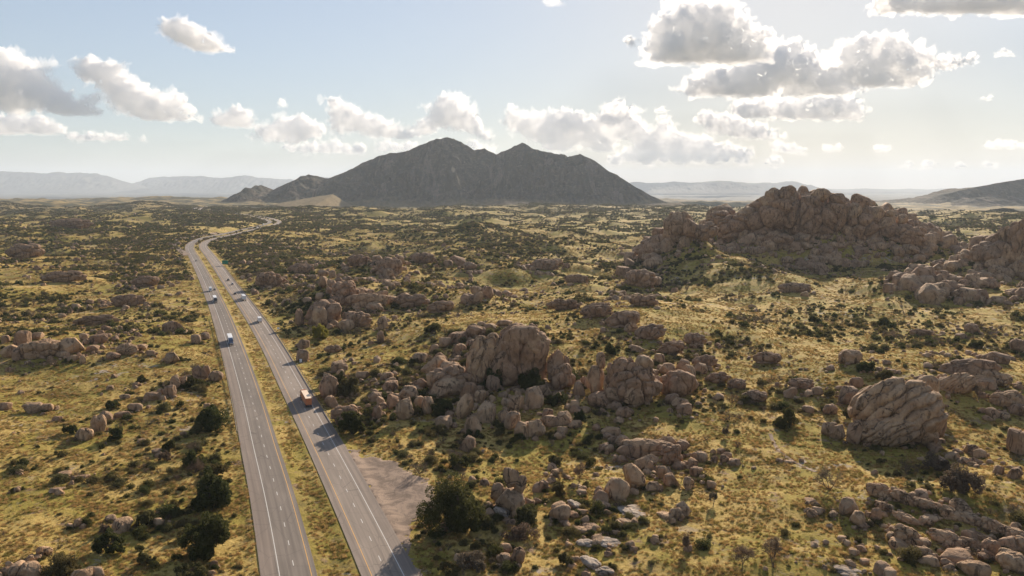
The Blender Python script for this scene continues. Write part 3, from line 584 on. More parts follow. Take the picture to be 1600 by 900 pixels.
for r, p in zip(HR, hp):
    zi, x, y, w, h, tl, shp, by = r
    D = math.hypot(p[0], p[1]); sx = w / 2 * p[1] / F * 1.10; sz = h / 2 * p[1] / F * 1.10
    sy = min(sx, sz * 1.3) * random.uniform(.8, 1.0) if shp != 'slab' else sx * .8
    if shp == 'slab': sz *= .75
    u = np.array([p[0], p[1]]) / D; c2 = np.array([p[0], p[1]]) + u * sy * .55
    d = ray(x, y); t = math.hypot(*c2) / math.hypot(d[0], d[1]); cz = CAMH + d[2] * t
    gzc = float(H(np.array([c2[0]]), np.array([c2[1]]))[0])
    if cz - sz > gzc - .1 * sz and by <= y + h / 2 + 1:                       # let it sit in the soil
        cz = gzc + sz * (.42 if shp == 'massr' and ZONES[zi][0] == 'scattered dark crags' else .72)
    keys = [k for k in ROCKS if k[0] == shp]; key = random.choice(keys)
    if w * h < AMIN:                                             # the smallest join the uncounted rubble
        EXTRA.append((c2[0], c2[1], cz, sx, sy, sz)); ROCKPOS.append((c2[0], c2[1], max(sx, sy))); continue
    o = bpy.data.objects.new('boulder', ROCKS[key]); COL.objects.link(o)
    o.location = (c2[0], c2[1], cz)
    yaw = -math.atan2(p[0], p[1]); loc = Matrix.Rotation(yaw, 4, 'Z') @ Matrix.Rotation(R_(-tl), 4, 'Y')
    o.rotation_euler = loc.to_euler(); o.scale = (sx, sy, sz)
    # a random quarter turn inside the scale keeps copies from looking alike
    ROCKPOS.append((c2[0], c2[1], max(sx, sy))); BOD.append([o, c2[0], c2[1], cz, sx, sy, sz, gzc])
    zlist.setdefault(zi, []).append((x, y, w * h, shp, o))
    if key[0] in ('round', 'block', 'red') and random.random() < .5: o.scale.x *= -1
nd = 0
for b in sorted(BOD, key=lambda q: q[3] - q[6]):                 # nothing may hang in the air
    if b[3] - b[6] > b[7] + .15 * b[6]:
        ok = any(q is not b and math.hypot(q[1] - b[1], q[2] - b[2]) < .75 * (max(q[4], q[5]) + min(b[4], b[5])) and q[3] < b[3] and
                 q[3] + q[6] * math.sqrt(max(.05, 1 - min(1, (math.hypot(q[1] - b[1], q[2] - b[2]) / (1.05 * max(q[4], q[5]))) ** 2))) > b[3] - b[6] * .9 for q in BOD)
        if not ok: b[3] = b[7] + .8 * b[6]; b[0].location.z = b[3]; nd += 1
print('settled', nd)
for zi, lst in zlist.items():
    zn, where = ZONES[zi][0], ZONES[zi][1]
    big = sorted(lst, key=lambda t: -t[2])[0]
    rows = sorted(lst, key=lambda t: t[1]); n = max(1, math.ceil(len(rows) / 12)); per = math.ceil(len(rows) / n); assert per <= 20
    rn = [''] if n == 1 else (['upper', 'lower'] if n == 2 else (['upper', 'middle', 'lower'] if n == 3 else (['top', 'upper', 'lower', 'bottom'] if n == 4 else ['top', 'upper', 'middle', 'lower', 'bottom'])))
    for k in range(n):
        row = sorted(rows[k * per:(k + 1) * per], key=lambda t: t[0])
        for i, t in enumerate(row):
            part = (rn[k] + ' part of the ' if rn[k] else '') + zn
            lab = f"{size_w[t[3]]} boulder, {ORD[i]} from left in {part}"
            if t is big: lab = f"largest {size_w[t[3]]} boulder of the {zn} {where}"
            tag(t[4], lab, 'boulder', f'boulders of the {zn}')
N_HERO = len(HR)
# ------------------------------------------------------------------ plants
def quads(P, size, r, droop=0, asp=.55):
    n = len(P); a = r.normal(size=(n, 3)); a /= np.linalg.norm(a, axis=1)[:, None]
    b = r.normal(size=(n, 3)); b -= (b * a).sum(1)[:, None] * a; b /= np.linalg.norm(b, axis=1)[:, None]
    s = (size * r.uniform(.6, 1.4, n))[:, None]; a = a * s; b = b * s * asp
    V = np.stack([P - a, P + b * .9, P + a, P - b * .9], 1).reshape(-1, 3); return V, np.arange(4 * n).reshape(n, 4)
def clumps(seed, n, nc, size, flatn=.75, spread=.72, cr=(.22, .42), squash=.8):
    r = np.random.default_rng(seed); c = r.normal(size=(nc, 3)); c /= np.linalg.norm(c, axis=1)[:, None]; c[:, 2] = np.abs(c[:, 2])
    c *= (r.uniform(.25, 1, nc) ** .6 * spread)[:, None]; c[:, 2] *= flatn; rr = r.uniform(*cr, nc)
    k = r.choice(nc, n, p=rr ** 2 / (rr ** 2).sum()); d = r.normal(size=(n, 3)); d /= np.linalg.norm(d, axis=1)[:, None]
    P = c[k] + d * (rr[k] * r.uniform(.55, 1.08, n) ** .7)[:, None] * np.array([1, 1, squash]); P[:, 2] = np.abs(P[:, 2] + .12) 
    return quads(P, size, r)
def tube(a, b, ra, rb, n=6):
    a = np.array(a, float); b = np.array(b, float); d = b - a; d /= np.linalg.norm(d) + 1e-9
    u = np.cross(d, [0.3, .9, .1]); u /= np.linalg.norm(u); v = np.cross(d, u); t = np.arange(n) / n * 2 * np.pi
    ring = np.cos(t)[:, None] * u + np.sin(t)[:, None] * v
    V = np.concatenate([a + ring * ra, b + ring * rb]); Fq = np.array([[i, (i + 1) % n, n + (i + 1) % n, n + i] for i in range(n)]); return V, Fq
def join(parts):
    V = []; Fc = []; o = 0
    for v, f in parts: V.append(v); Fc.append(f + o); o += len(v)
    return np.concatenate(V), np.concatenate(Fc)
def branches(seed, top=.75, spread=.7, depth=3, r0=.05, n0=4, forks=3):
    r = np.random.default_rng(seed); out = []; tips = []
    def go(p, d, L, rad, k):
        q = p + d * L; out.append(tube(p, q, rad, rad * .65)); tips.append(q)
        if k == 0: return
        for _ in range(forks):
            e = d + r.normal(size=3) * .55; e[2] = abs(e[2]) * .8 + .1; e /= np.linalg.norm(e); go(q, e, L * r.uniform(.6, .85), rad * .6, k - 1)
    for _ in range(n0):
        d = np.array([r.normal() * spread, r.normal() * spread, 1.0]); d /= np.linalg.norm(d); go(np.zeros(3), d, top * r.uniform(.32, .45), r0, depth)
    return out, np.array(tips)
PL = {}
def proto(name, V, Fc, mats, midx=None, smooth=False):
    o = mesh_obj(name, V, Fc, mats, link=False, smooth=smooth, midx=midx); return o

def coll(name, objs):
    c = bpy.data.collections.new(name)
    for o in objs: c.objects.link(o)
    return c
SHR = {}
for kn, mat in (('oak', 'oak'), ('olive', 'olive'), ('grey', 'grey')):
    for q, (n, sz) in {'hi': (2600, .050), 'mid': (900, .085), 'lo': (200, .18)}.items():
        L_ = []
        for i in range(4 if q != 'lo' else 3):
            fl = (.62, .8, .7, .95)[i]
            if kn == 'grey':
                br, tips = branches(900 + i, .9, .9, 3 if q != 'lo' else 2, .022 if q == 'hi' else .03, 6, 3)
                r = np.random.default_rng(i); tp = tips[r.integers(0, len(tips), n // 2)] + r.normal(size=(n // 2, 3)) * .07; tp[:, 2] = np.abs(tp[:, 2])
                lv = quads(tp, sz * .9, r, asp=.14)
                V, Fc = join(br + [lv]); V = V / np.abs(V[:, :2]).max() 
            else: V, Fc = clumps(700 + i * 7 + (3 if kn == 'oak' else 0), n, (26, 18, 34, 14)[i], sz, fl)
            L_.append(proto('shrub', V, Fc, [MAT[mat]]))
        SHR[kn, q] = L_
# density maps read from the photograph (rows = picture rows, 16 columns)
RY_ = np.array([330, 355, 385, 415, 450, 490, 530, 570, 620, 680, 760, 850])
SM = np.array([list(map(int, s)) for s in ('5556655555543345', '7776666556544455', '8877866666433455', '8688876655222354', '6568876434222333', '9967874343111112', '5546543433444443', '3436344333554443', '2224354334465323', '2235242223332223', '2125323333211345', '3457445433312245')]) / 9.0
RM = np.array([list(map(int, s)) for s in ('2211111111222221', '3321111111233332', '4333343333558864', '4333554445544568', '3343575544311254', '4421575324321122', '6643243633551235', '3343156766663467', '3333166766555665', '3343032445311254', '3212013445412444', '3333013554212567')]) / 9.0
def look(mp, px, py):
    c = np.clip(px / 100 - .5, 0, 14.999); r = np.interp(py, RY_, np.arange(12)); r = np.clip(r, 0, 10.999)
    ci = c.astype(int); ri = r.astype(int); fc = c - ci; fr = r - ri
    return (mp[ri, ci] * (1 - fc) + mp[ri, ci + 1] * fc) * (1 - fr) + (mp[ri + 1, ci] * (1 - fc) + mp[ri + 1, ci + 1] * fc) * fr
def area_pts(n, r0, r1, th=36, seed=0):
    r = np.random.default_rng(seed); rr = np.sqrt(r.uniform(r0 * r0, r1 * r1, n)); a = R_(1) * r.uniform(-th, th, n)
    return rr * np.sin(a), rr * np.cos(a), r
def clear_of(x, y, extra=0, k=1.0):
    keep = np.ones(len(x), bool)
    for a, b, c in ROCKPOS: keep &= (x - a) ** 2 + (y - b) ** 2 > (c * k + extra) ** 2
    return keep
def gn_scatter(name, col, P, rot, scl, idx, kind='stuff'):
    me = bpy.data.meshes.new(name); n = len(P); me.vertices.add(n); me.vertices.foreach_set('co', np.asarray(P, np.float32).ravel())
    for nm, tp, v, key in (('rot', 'FLOAT_VECTOR', rot, 'vector'), ('scl', 'FLOAT_VECTOR', scl, 'vector'), ('idx', 'INT', idx, 'value')):
        a = me.attributes.new(nm, tp, 'POINT'); a.data.foreach_set(key, np.asarray(v, np.int32 if tp == 'INT' else np.float32).ravel())
    o = bpy.data.objects.new(name, me); COL.objects.link(o); md = o.modifiers.new('scatter', 'NODES')
    g = bpy.data.node_groups.new('scatter', 'GeometryNodeTree'); md.node_group = g
    g.interface.new_socket('Geometry', in_out='INPUT', socket_type='NodeSocketGeometry'); g.interface.new_socket('Geometry', in_out='OUTPUT', socket_type='NodeSocketGeometry')
    N = g.nodes; gi = N.new('NodeGroupInput'); go = N.new('NodeGroupOutput'); ip = N.new('GeometryNodeInstanceOnPoints'); ci = N.new('GeometryNodeCollectionInfo')
    ci.inputs['Collection'].default_value = col; ci.inputs['Separate Children'].default_value = True; ci.inputs['Reset Children'].default_value = True
    def at(nm, tp):
        a = N.new('GeometryNodeInputNamedAttribute'); a.data_type = tp; a.inputs[0].default_value = nm; return a.outputs['Attribute']
    ip.inputs['Pick Instance'].default_value = True
    for a, b in ((gi.outputs[0], ip.inputs['Points']), (ci.outputs[0], ip.inputs['Instance']), (at('idx', 'INT'), ip.inputs['Instance Index']), (at('rot', 'FLOAT_VECTOR'), ip.inputs['Rotation']), (at('scl', 'FLOAT_VECTOR'), ip.inputs['Scale']), (ip.outputs[0], go.inputs[0])): g.links.new(a, b)
    tag(o, kind=kind); return o
# hero trees and big shrubs: (column, ground row, width, height, kind)
TREES = [(712,838,112,78,'oak','huge round dark oak standing between the dirt pull-off and the boulder stack'),(330,673,44,34,'oak','round dark tree on the left verge, farthest up the verge of the four big ones'),
 (550,681,42,34,'oak','round dark tree at the corner of guardrail and golden grass below the trailer'),(331,798,66,56,'oak','wide dark tree on the left verge above the lowest big tree'),(325,872,74,58,'oak','lowest big dark tree on the left verge beside the pale stones'),
 (303,735,34,30,'oak','medium dark tree on the left verge below the uppermost round tree'),(500,531,34,22,'lime','bright yellow green tree behind the roadside rocks'),(548,620,36,26,'olive','broad olive tree on the rocks right of the orange trailer'),(526,612,34,26,'oak','dark tree on the rocks just right of the guardrail and orange trailer'),
 (181,690,28,20,'oak','lone small dark tree throwing a long shadow on the left slope'),(1296,770,46,38,'bare','bare spreading tree above the long sloping granite ridge'),(1208,894,44,50,'bare','leafless tree at the bottom edge left of the pale slab'),(1160,888,40,36,'bare','low leafless tree at the bottom edge, left of a taller one'),
 (905,756,24,36,'bare','thin bare tree in the grass between boulder stack and tumbled cluster'),(1529,628,26,28,'bare','small bare tree right of the great ribbed rock'),(1225,668,40,26,'oak','dark tree above the pale wash left of the ribbed rock'),(1500,775,62,40,'grey','big grey brown thicket in the hollow below the ribbed rock'),
 (1462,738,40,26,'grey','grey brown thicket at the edge of the ribbed rock shadow'),(228,823,26,26,'olive','olive shrub with round rocks at its right on the lower left'),(165,833,16,16,'grey','small bare tree with a long shadow on the lower left'),(172,868,52,32,'oak','wide dark thicket on the lower left between stones'),
 (95,905,54,30,'olive','olive thicket at the bottom edge right of the round stones'),(300,905,44,22,'olive','low olive shrub at the bottom edge near the pale stones'),(232,884,28,24,'olive','olive shrub in the bottom left shade'),(820,826,40,32,'olive','olive tree below the balanced boulder stack'),
 (740,893,50,24,'grey','brown leafless thicket left of the two bottom boulders'),(810,845,44,26,'grey','brown leafless thicket just below the balanced boulder stack'),(704,900,40,16,'olive','low olive thicket at the bottom beside the right shoulder'),(868,728,28,16,'olive','low spiky olive shrub alone in the golden grass'),
 (875,752,24,20,'bare','twiggy shrub left of the thin bare tree'),(872,774,24,18,'olive','dark shrub right of the small upright boulder'),(958,606,0,0,'x',''),(676,520,24,14,'oak','dark shrub on the rise behind the central pile'),(770,606,44,30,'oak','dark tree at the foot of the big cliff, left of its centre'),(828,612,40,30,'oak','dark tree at the foot of the big cliff, right of its centre'),(868,636,30,22,'oak','dark tree in shade between big cliff and split rock tower'),(690,650,34,24,'oak','dark tree among stones below the left end of the central pile'),(650,650,26,18,'olive','olive tree among stones at the left end of the central pile'),(720,735,40,22,'oak','wide dark shrub in the shade above the huge round oak'),(905,662,24,18,'oak','dark shrub in deep shade below the split rock tower'),(954,555,24,18,'oak','dark bush on golden grass behind the split rock tower'),
 (935,545,0,0,'x',''),(1556,870,0,0,'x',''),(1115,790,14,22,'bare','thin bare sapling in the grass right of the tumbled cluster'),(1137,684,16,20,'bare','dark bare bush right of the split rock tower'),(1076,865,26,30,'bare','bare bush among the grass at bottom centre right'),(885,885,24,20,'olive','olive bush beside the pale granite sheets at the bottom'),
 (340,745,28,20,'olive','olive shrub against the left shoulder above the wide dark tree'),(260,720,24,14,'grey','bare shrub on the left verge beside the medium tree'),(265,705,26,16,'oak','dark shrub in the long shade left of the verge trees'),(177,640,24,14,'oak','dark shrub above the low stone row'),(110,680,24,14,'oak','dark shrub left of the low stone row'),
 (220,598,14,11,'oak','small round dark bush on open grass above the low stone row'),(300,607,22,18,'oak','dark tree between the split boulder pair and left stones'),(1255,590,0,0,'x',''),(1380,598,30,18,'olive','olive shrub above the great ribbed rock'),(1352,583,26,18,'oak','dark shrub above the ribbed rock, left of the rock ridge'),
 (1322,655,14,14,'olive','small green bush in the notch left of the ribbed rock'),(1525,546,22,14,'oak','dark round tree alone on the golden plain at right'),(1380,510,26,12,'oak','low wide dark tree on the golden plain beyond the ribbed rock'),(1272,505,20,12,'oak','dark tree in the thicket on the golden plain')]
TREES = [t for t in TREES if t[2]]
tp = hit([t[0] for t in TREES], [t[1] for t in TREES], 3000)
HEROT = []
for i, (t, p) in enumerate(zip(TREES, tp)):
    x, y, w, h, kd, lab = t; p = p.copy(); rw = w / 2 * p[1] / F * 1.05; hz = h * p[1] / F * 1.04
    D = math.hypot(p[0], p[1]); p[:2] += p[:2] / D * rw * .5; p[2] = float(H(p[:1], p[1:2])[0]) - .1
    root = empty('tree' if w > 20 else 'shrub', tuple(p), random.uniform(0, 6)); HEROT.append((p[0], p[1], rw))
    tag(root, lab, 'tree' if w > 20 else 'shrub')
    s = 1200 + i
    if kd == 'bare':
        br, tips = branches(s, 1.25, .55, 4, .035, 3, 3); V, Fc = join(br); ext = np.abs(V[:, :2]).max(); V = V * np.array([rw / ext, rw / ext, hz / V[:, 2].max()])
        mesh_obj('trunk', V, Fc, [MAT['bark']], root)
        r = np.random.default_rng(s); tt = tips[r.integers(0, len(tips), 2200)] * np.array([rw / ext, rw / ext, hz / tips[:, 2].max()])
        tt = tt + r.normal(size=tt.shape) * rw * .09; tt[:, 2] = np.maximum(tt[:, 2], .3); V, Fc = quads(tt, .22, r, asp=.2)
        mesh_obj('crown', V, Fc, [MAT['grey']], root, smooth=False)
    else:
        br, tips = branches(s, .8, .5, 2, .06, 3, 3); V, Fc = join(br); V = V * np.array([rw * .8, rw * .8, hz])
        mesh_obj('trunk', V, Fc, [MAT['bark']], root)
        leaf = .26 if rw > 5 else .19; n = int(min(34000, 2500 + 520 * rw * hz) * (.5 if kd == 'grey' else 1))
        rr_ = np.random.default_rng(s); ns = 4 if rw > 5 else 3; pc = []                # an uneven crown of several leaning heads
        for q_ in range(ns):
            a_ = q_ * 6.28 / ns + rr_.uniform(-.6, .6); o_ = rr_.uniform(.25, .55); k_ = rr_.uniform(.42, .72)
            V, Fc = clumps(s + 50 * q_, int(n / ns), int(14 + rw * 2), 1.0, .85, .9, (.12, .36), .7)
            Q = V.reshape(-1, 4, 3); c = Q.mean(1, keepdims=True); pc.append(((Q - c) + c * np.array([k_, k_, k_ * rr_.uniform(.9, 1.4)]) + np.array([math.cos(a_) * o_, math.sin(a_) * o_, rr_.uniform(-.05, .22)])).reshape(-1, 3))
        V = np.concatenate(pc); Fc = np.arange(len(V)).reshape(-1, 4)
        Q = V.reshape(-1, 4, 3); c = Q.mean(1); ex = np.quantile(np.abs(c[:, 0]), .995); zt = np.quantile(c[:, 2], .995)
        c2 = c * np.array([rw / ex, rw / ex, hz / zt]); c2[:, 2] = np.maximum(c2[:, 2], .15); V = (c2[:, None, :] + (Q - c[:, None, :]) * leaf).reshape(-1, 3)
        mesh_obj('crown', V, Fc, [MAT['grey' if kd == 'grey' else kd]], root, smooth=False)
# ---- shrubs at large
x, y, r = area_pts(740000, 80, 4300, 44, 3)
d = np.hypot(x, y)
keep = r.random(len(x)) < np.where(d < 600, 1.0, np.where(d < 1400, .9, .75)); x = x[keep]; y = y[keep]
ppx, ppy, _ = project(np.stack([x, y, H(x, y)], -1)); dm = look(SM, ppx, ppy)
cl = .8 * fbm(x / 40, y / 40, 3, 14) + .9 * fbm(x / 260, y / 150, 4, 15)
dens = np.clip(dm * 1.3 - .30 + 1.9 * cl, .006, 1.0) ** 1.6 * 2.5; clx = cl
near = sst(900, 250, np.hypot(x, y)); dens = dens * (1 - .45 * near)
u = r.random(len(x)); k = u < dens
x = x[k]; y = y[k]; 
# extra scatter near the camera, where more small plants can be told apart
x2, y2, r2 = area_pts(73000, 70, 620, 44, 4); q1, q2, _ = project(np.stack([x2, y2, H(x2, y2)], -1)); dm2 = look(SM, q1, q2)
k2 = r2.random(len(x2)) < dm2 ** 1.4 * np.clip(.7 + 4.5 * (fbm(x2 / 25, y2 / 25, 3, 14) + .4 * fbm(x2 / 90, y2 / 90, 2, 15)), .0, 2.4) * .18
x = np.concatenate([x, x2[k2]]); y = np.concatenate([y, y2[k2]])
rd = road_dist(x, y); k = (rd > np.where(np.hypot(x, y) > 1250, 7.6, 11.5)) & ~in_poly(x, y, PULL); x = x[k]; y = y[k]; rd = rd[k]
d = np.hypot(x, y); nr = d < 900; kk = np.ones(len(x), bool); kk[nr] = clear_of(x[nr], y[nr], .3, .8); x = x[kk]; y = y[kk]; rd = rd[kk]
r = np.random.default_rng(5); gx_ = []; gy_ = []                     # brush that grows in the gaps between boulders
for a, b, c in ROCKPOS:
    if b < 1250:
        m_ = r.integers(1, 5); t = r.uniform(0, 6.28, m_); q = c * r.uniform(.95, 1.5, m_) + .4; gx_ += list(a + np.cos(t) * q); gy_ += list(b + np.sin(t) * q)
for pr, D, wf, wb, nn in ((HILL, 1110, 150, 60, 1100), (WEDGE, 960, 80, 40, 260), (EDGE, 830, 90, 40, 300), (LOWR, 690, 80, 50, 300)):
    a = r.uniform((pr[0][0] - 800) / F * D, (pr[-1][0] - 800) / F * D, nn); b = r.uniform(D - wf, D + wb, nn); k = (fbm(a / 30, b / 30, 3, 61) > -.08) & (ridge(a, b, FOOT, 850, 150, 120, .8, .9) < 4); gx_ += list(a[k]); gy_ += list(b[k])
gx_ = np.array(gx_); gy_ = np.array(gy_); k = (road_dist(gx_, gy_) > 11.5) & ~in_poly(gx_, gy_, PULL); ngap = int(k.sum())
x = np.concatenate([x, gx_[k]]); y = np.concatenate([y, gy_[k]]); rd = road_dist(x, y)
n = len(x); z = H(x, y); r = np.random.default_rng(9)
ppx, ppy, pz = project(np.stack([x, y, z], -1)); dmn = look(SM, ppx, ppy)
sz = (r.gamma(1.7, .62, n) * .62 + .36) * (.8 + .75 * dmn) * np.where(pz > 700, 1.3, 1.0) * np.where(pz > 1500, 1.25, 1.0)
clz = .8 * fbm(x / 40, y / 40, 3, 14) + .9 * fbm(x / 260, y / 150, 4, 15); sz = sz * np.clip(1 + 1.1 * clz, .6, 1.6)
sz = np.where((rd < 16) & (ppy > 385), np.minimum(sz, 1.2), sz); sz = np.minimum(sz, 3.8); sz[-ngap:] = np.maximum(sz[-ngap:], .9) * np.where(y[-ngap:] > 600, 1.5, 1.0)
kindr = r.random(n) + .5 * fbm(x / 60, y / 60, 2, 20)
kd = np.where(kindr < .34, 0, np.where(kindr < .78, 1, 2))
kd = np.where((ppx > 950) & (ppy > 540) & (kd == 0) & (r.random(n) < .5), 2, kd)
hgt = sz * r.uniform(.85, 1.5, n); rz = r.uniform(0, 6.28, n); pxs = sz / pz * F
inv = (ppx > 2) & (ppx < 1598) & (ppy < 898); order = np.argsort(-np.where(inv, pxs, 0))
NI = 250; ind = order[:NI]; rest = np.setdiff1d(np.arange(n), ind)
KN = ['oak', 'olive', 'grey']; DESC = ['dark green', 'olive green', 'brown twiggy']
def zone_of(a, b):
    if a < 560 and b > 480:
        lx = np.interp(b, [480, 900], [330, 410]); rxx = np.interp(b, [480, 560, 700, 900], [380, 425, 495, 580])
        if lx < a < rxx + 8: return 'on the grassy median'
    if a < 420: return 'at the bottom of left slope' if b > 790 else ('on left slope below low stone row' if b > 680 else 'on left slope above low stone row')
    if a < 700: return 'beside the dirt pull-off' if b > 690 else 'on rocks right of the guardrail'
    if a < 900: return 'around the balanced boulder stack' if b > 690 else 'around the big central boulder pile'
    if a < 1180: return 'in grass below tumbled boulder cluster' if b > 770 else ('around the tumbled boulder cluster' if b > 650 else 'behind the split rock tower')
    if b > 760: return 'along the long sloping granite ridge' if a > 1330 else 'in grass left of sloping ridge'
    return 'around the great ribbed rock' if a > 1290 else 'in grass left of ribbed rock'
zz = {}
for i in ind: zz.setdefault((zone_of(ppx[i], ppy[i]), kd[i]), []).append(i)
for (zn, k_), L_ in zz.items():
    L_.sort(key=lambda i: ppy[i]); nrow = math.ceil(len(L_) / 14); per = math.ceil(len(L_) / nrow)
    for rr_ in range(nrow):
        row = sorted(L_[rr_ * per:(rr_ + 1) * per], key=lambda i: ppx[i])
        for j, i in enumerate(row):
            src = SHR[KN[k_], 'hi'][int(i) % 4]; o = bpy.data.objects.new('shrub', src.data); COL.objects.link(o)
            o.location = (x[i], y[i], z[i] - .05); o.rotation_euler = (0, 0, rz[i]); o.scale = (sz[i], sz[i] * r.uniform(.8, 1.1), hgt[i])
            side = {1: '', 2: ('far ', 'near ')[rr_] if nrow == 2 else ''}.get(nrow, ('far ', 'middle ', 'near ', 'nearest ')[min(rr_, 3)])
            tag(o, f"{DESC[k_]} shrub, {ORD[j]} {side}one from left, {zn}", 'shrub', f'shrubs {zn}')
def shrub_stuff(name, idxs, q, kdx):
    if len(idxs) == 0: return
    c = coll('shrub_' + q, SHR['oak', q] + SHR['olive', q] + SHR['grey', q]); m_ = len(SHR['oak', q])
    byname = sorted([o.name for o in c.objects]); slot = {o.name: None for o in c.objects}
    pos = {nm: i for i, nm in enumerate(byname)}
    tab = np.array([[pos[o.name] for o in SHR[k, q]] for k in KN])
    ii = tab[kdx[idxs], r.integers(0, m_, len(idxs))]
    rot = np.stack([np.zeros(len(idxs)), np.zeros(len(idxs)), rz[idxs]], 1); scl = np.stack([sz[idxs], sz[idxs], hgt[idxs]], 1)
    gn_scatter(name, c, np.stack([x[idxs], y[idxs], z[idxs] - .05], 1), rot, scl, ii)
for nm, a, b, q in (('scrub_vegetation', 0, 520, 'mid'), ('far_scrub_vegetation', 520, 1e9, 'lo')):
    s_ = rest[(np.hypot(x[rest], y[rest]) >= a) & (np.hypot(x[rest], y[rest]) < b)]; shrub_stuff(nm, s_, q, kd)
print('shrubs', n)
# ---- loose rocks at large
x, y, r = area_pts(500000, 80, 2600, 44, 6); q1, q2, pz = project(np.stack([x, y, H(x, y)], -1)); dm = look(RM, q1, q2)
cl = fbm(x / 55, y / 55, 3, 31) + .5 * fbm(x / 15, y / 15, 2, 32)
k = r.random(len(x)) < dm ** 2.0 * np.clip(6.5 * cl - .5, 0, 2.4) * np.where(pz < 700, 1, .38)
x = x[k]; y = y[k]
def hillpts(prof, D, wf, wb, n_, seed):
    r = np.random.default_rng(seed); a = (prof[0][0] - 800) / F * D; b = (prof[-1][0] - 800) / F * D
    X = r.uniform(a, b, n_); Y = r.uniform(D - wf, D + wb * .4, n_); h = ridge(X, Y, prof, D, wf, wb); k = (h > 2.5) & (ridge(X, Y, FOOT, 850, 150, 120, .8, .9) < 4) & (h > 40 * (fbm(X / 45, Y / 45, 3, 55) + .12)); return X[k], Y[k]
hx = []; hy = []
for pr, D, wf, wb, nn in ((HILL, 1110, 150, 150, 1700), (WEDGE, 960, 80, 60, 420), (EDGE, 830, 90, 70, 520), (LOWR, 690, 80, 60, 420)):
    a, b = hillpts(pr, D, wf, wb, nn, int(D)); hx.append(a); hy.append(b)
hx = np.concatenate(hx); hy = np.concatenate(hy); nh = len(hx)
x = np.concatenate([x, hx]); y = np.concatenate([y, hy]); ish = np.zeros(len(x), bool); ish[-nh:] = True
# talus around the piles
r = np.random.default_rng(77); tx = []; ty = []
for a, b, c in ROCKPOS:
    if math.hypot(a, b) < (1150 if c > 6 else 560):
        m_ = r.integers(10, 24) if c > 6 else r.integers(2, 6); t = r.uniform(0, 6.28, m_); q = c * r.uniform(.9, 2.1, m_); tx += list(a + np.cos(t) * q); ty += list(b + np.sin(t) * q)
x = np.concatenate([x, tx]); y = np.concatenate([y, ty]); ish = np.concatenate([ish, np.zeros(len(tx), bool)])
rd = road_dist(x, y); k = (rd > 12.5) & ~in_poly(x, y, PULL); x = x[k]; y = y[k]; ish = ish[k]; n = len(x); z = H(x, y)
q1, q2, pz = project(np.stack([x, y, z], -1)); dm = look(RM, q1, q2)
sz = np.where(ish, r.gamma(1.7, 2.0, n) + 1.5, (r.gamma(1.6, .42, n) + .3) * (.55 + .9 * dm) * np.where(pz > 600, 1.9, 1.0))
sz = np.minimum(sz, np.where(ish, 11, 4.2)); sc3 = np.stack([sz * r.uniform(.8, 1.25, n), sz * r.uniform(.7, 1.1, n), sz * r.uniform(.55, 1.0, n)], 1)
rp_ = []
for i in range(8): rp_.append(mesh_obj('boulder', rock_shape(IV3, 800 + i, (.2, .7)[i % 2], 6, .18, .05), IF3, [MAT[('rock', 'rockr', 'rock')[i % 3]]], link=False))
rot = np.stack([r.normal(0, .25, n), r.normal(0, .25, n), r.uniform(0, 6.28, n)], 1)
PR = np.stack([x, y, z + sc3[:, 2] * np.where(ish, .35, .25)], 1); E_ = np.array(EXTRA)
PR = np.concatenate([PR, E_[:, :3]]); sc3 = np.concatenate([sc3, E_[:, 3:]]); rot = np.concatenate([rot, np.stack([0 * E_[:, 0], 0 * E_[:, 0], -np.arctan2(E_[:, 0], E_[:, 1])], 1)])
gn_scatter('loose_boulders_rubble', coll('rubble', rp_), PR, rot, sc3, r.integers(0, 8, len(PR)))
print('rocks', n)
# ---- grass tufts
def tuft(seed, n, mat, hgt=1.0, wd=.035):
    r = np.random.default_rng(seed); b = r.normal(size=(n, 2)) * .28; a = r.uniform(0, 6.28, n); ln = r.uniform(.1, .6, n); w = wd
    h = hgt * r.uniform(.5, 1, n); dx = np.cos(a) * ln; dy = np.sin(a) * ln
    P0 = np.stack([b[:, 0] - w * dy / ln, b[:, 1] + w * dx / ln, -.03 + 0 * h], 1); P1 = np.stack([b[:, 0] + w * dy / ln, b[:, 1] - w * dx / ln, -.03 + 0 * h], 1); P2 = np.stack([b[:, 0] + dx, b[:, 1] + dy, h], 1)
    return mesh_obj('grass_tuft', np.stack([P0, P1, P2], 1).reshape(-1, 3), np.arange(3 * n).reshape(n, 3), [MAT[mat]], link=False, smooth=False)
TF = [tuft(i, 46, ('gold', 'gold', 'ggrass', 'gold', 'ggrass', 'gold')[i], (.8, 1.0, .7, .6, .9, 1.1)[i], .05) for i in range(6)]
x, y, r = area_pts(400000, 70, 560, 44, 12); k = r.random(len(x)) < np.clip(.62 + 1.9 * fbm(x / 9, y / 9, 3, 41), .08, 1) * np.clip(1.25 - np.hypot(x, y) / 620, .2, 1)
x = x[k]; y = y[k]; rd = road_dist(x, y); k = (rd > 7.4) & ~in_poly(x, y, PULL); x = x[k]; y = y[k]; n = len(x)
s = r.uniform(.45, 1.15, n) * (1 + .5 * fbm(x / 12, y / 12, 2, 43)); gi_ = r.integers(0, 6, n)
gn_scatter('dry_grass', coll('grass', TF), np.stack([x, y, H(x, y)], 1), np.stack([0 * s, 0 * s, r.uniform(0, 6.28, n)], 1), np.stack([s, s, s * r.uniform(.45, .85, n)], 1), gi_)
print('tufts', n)

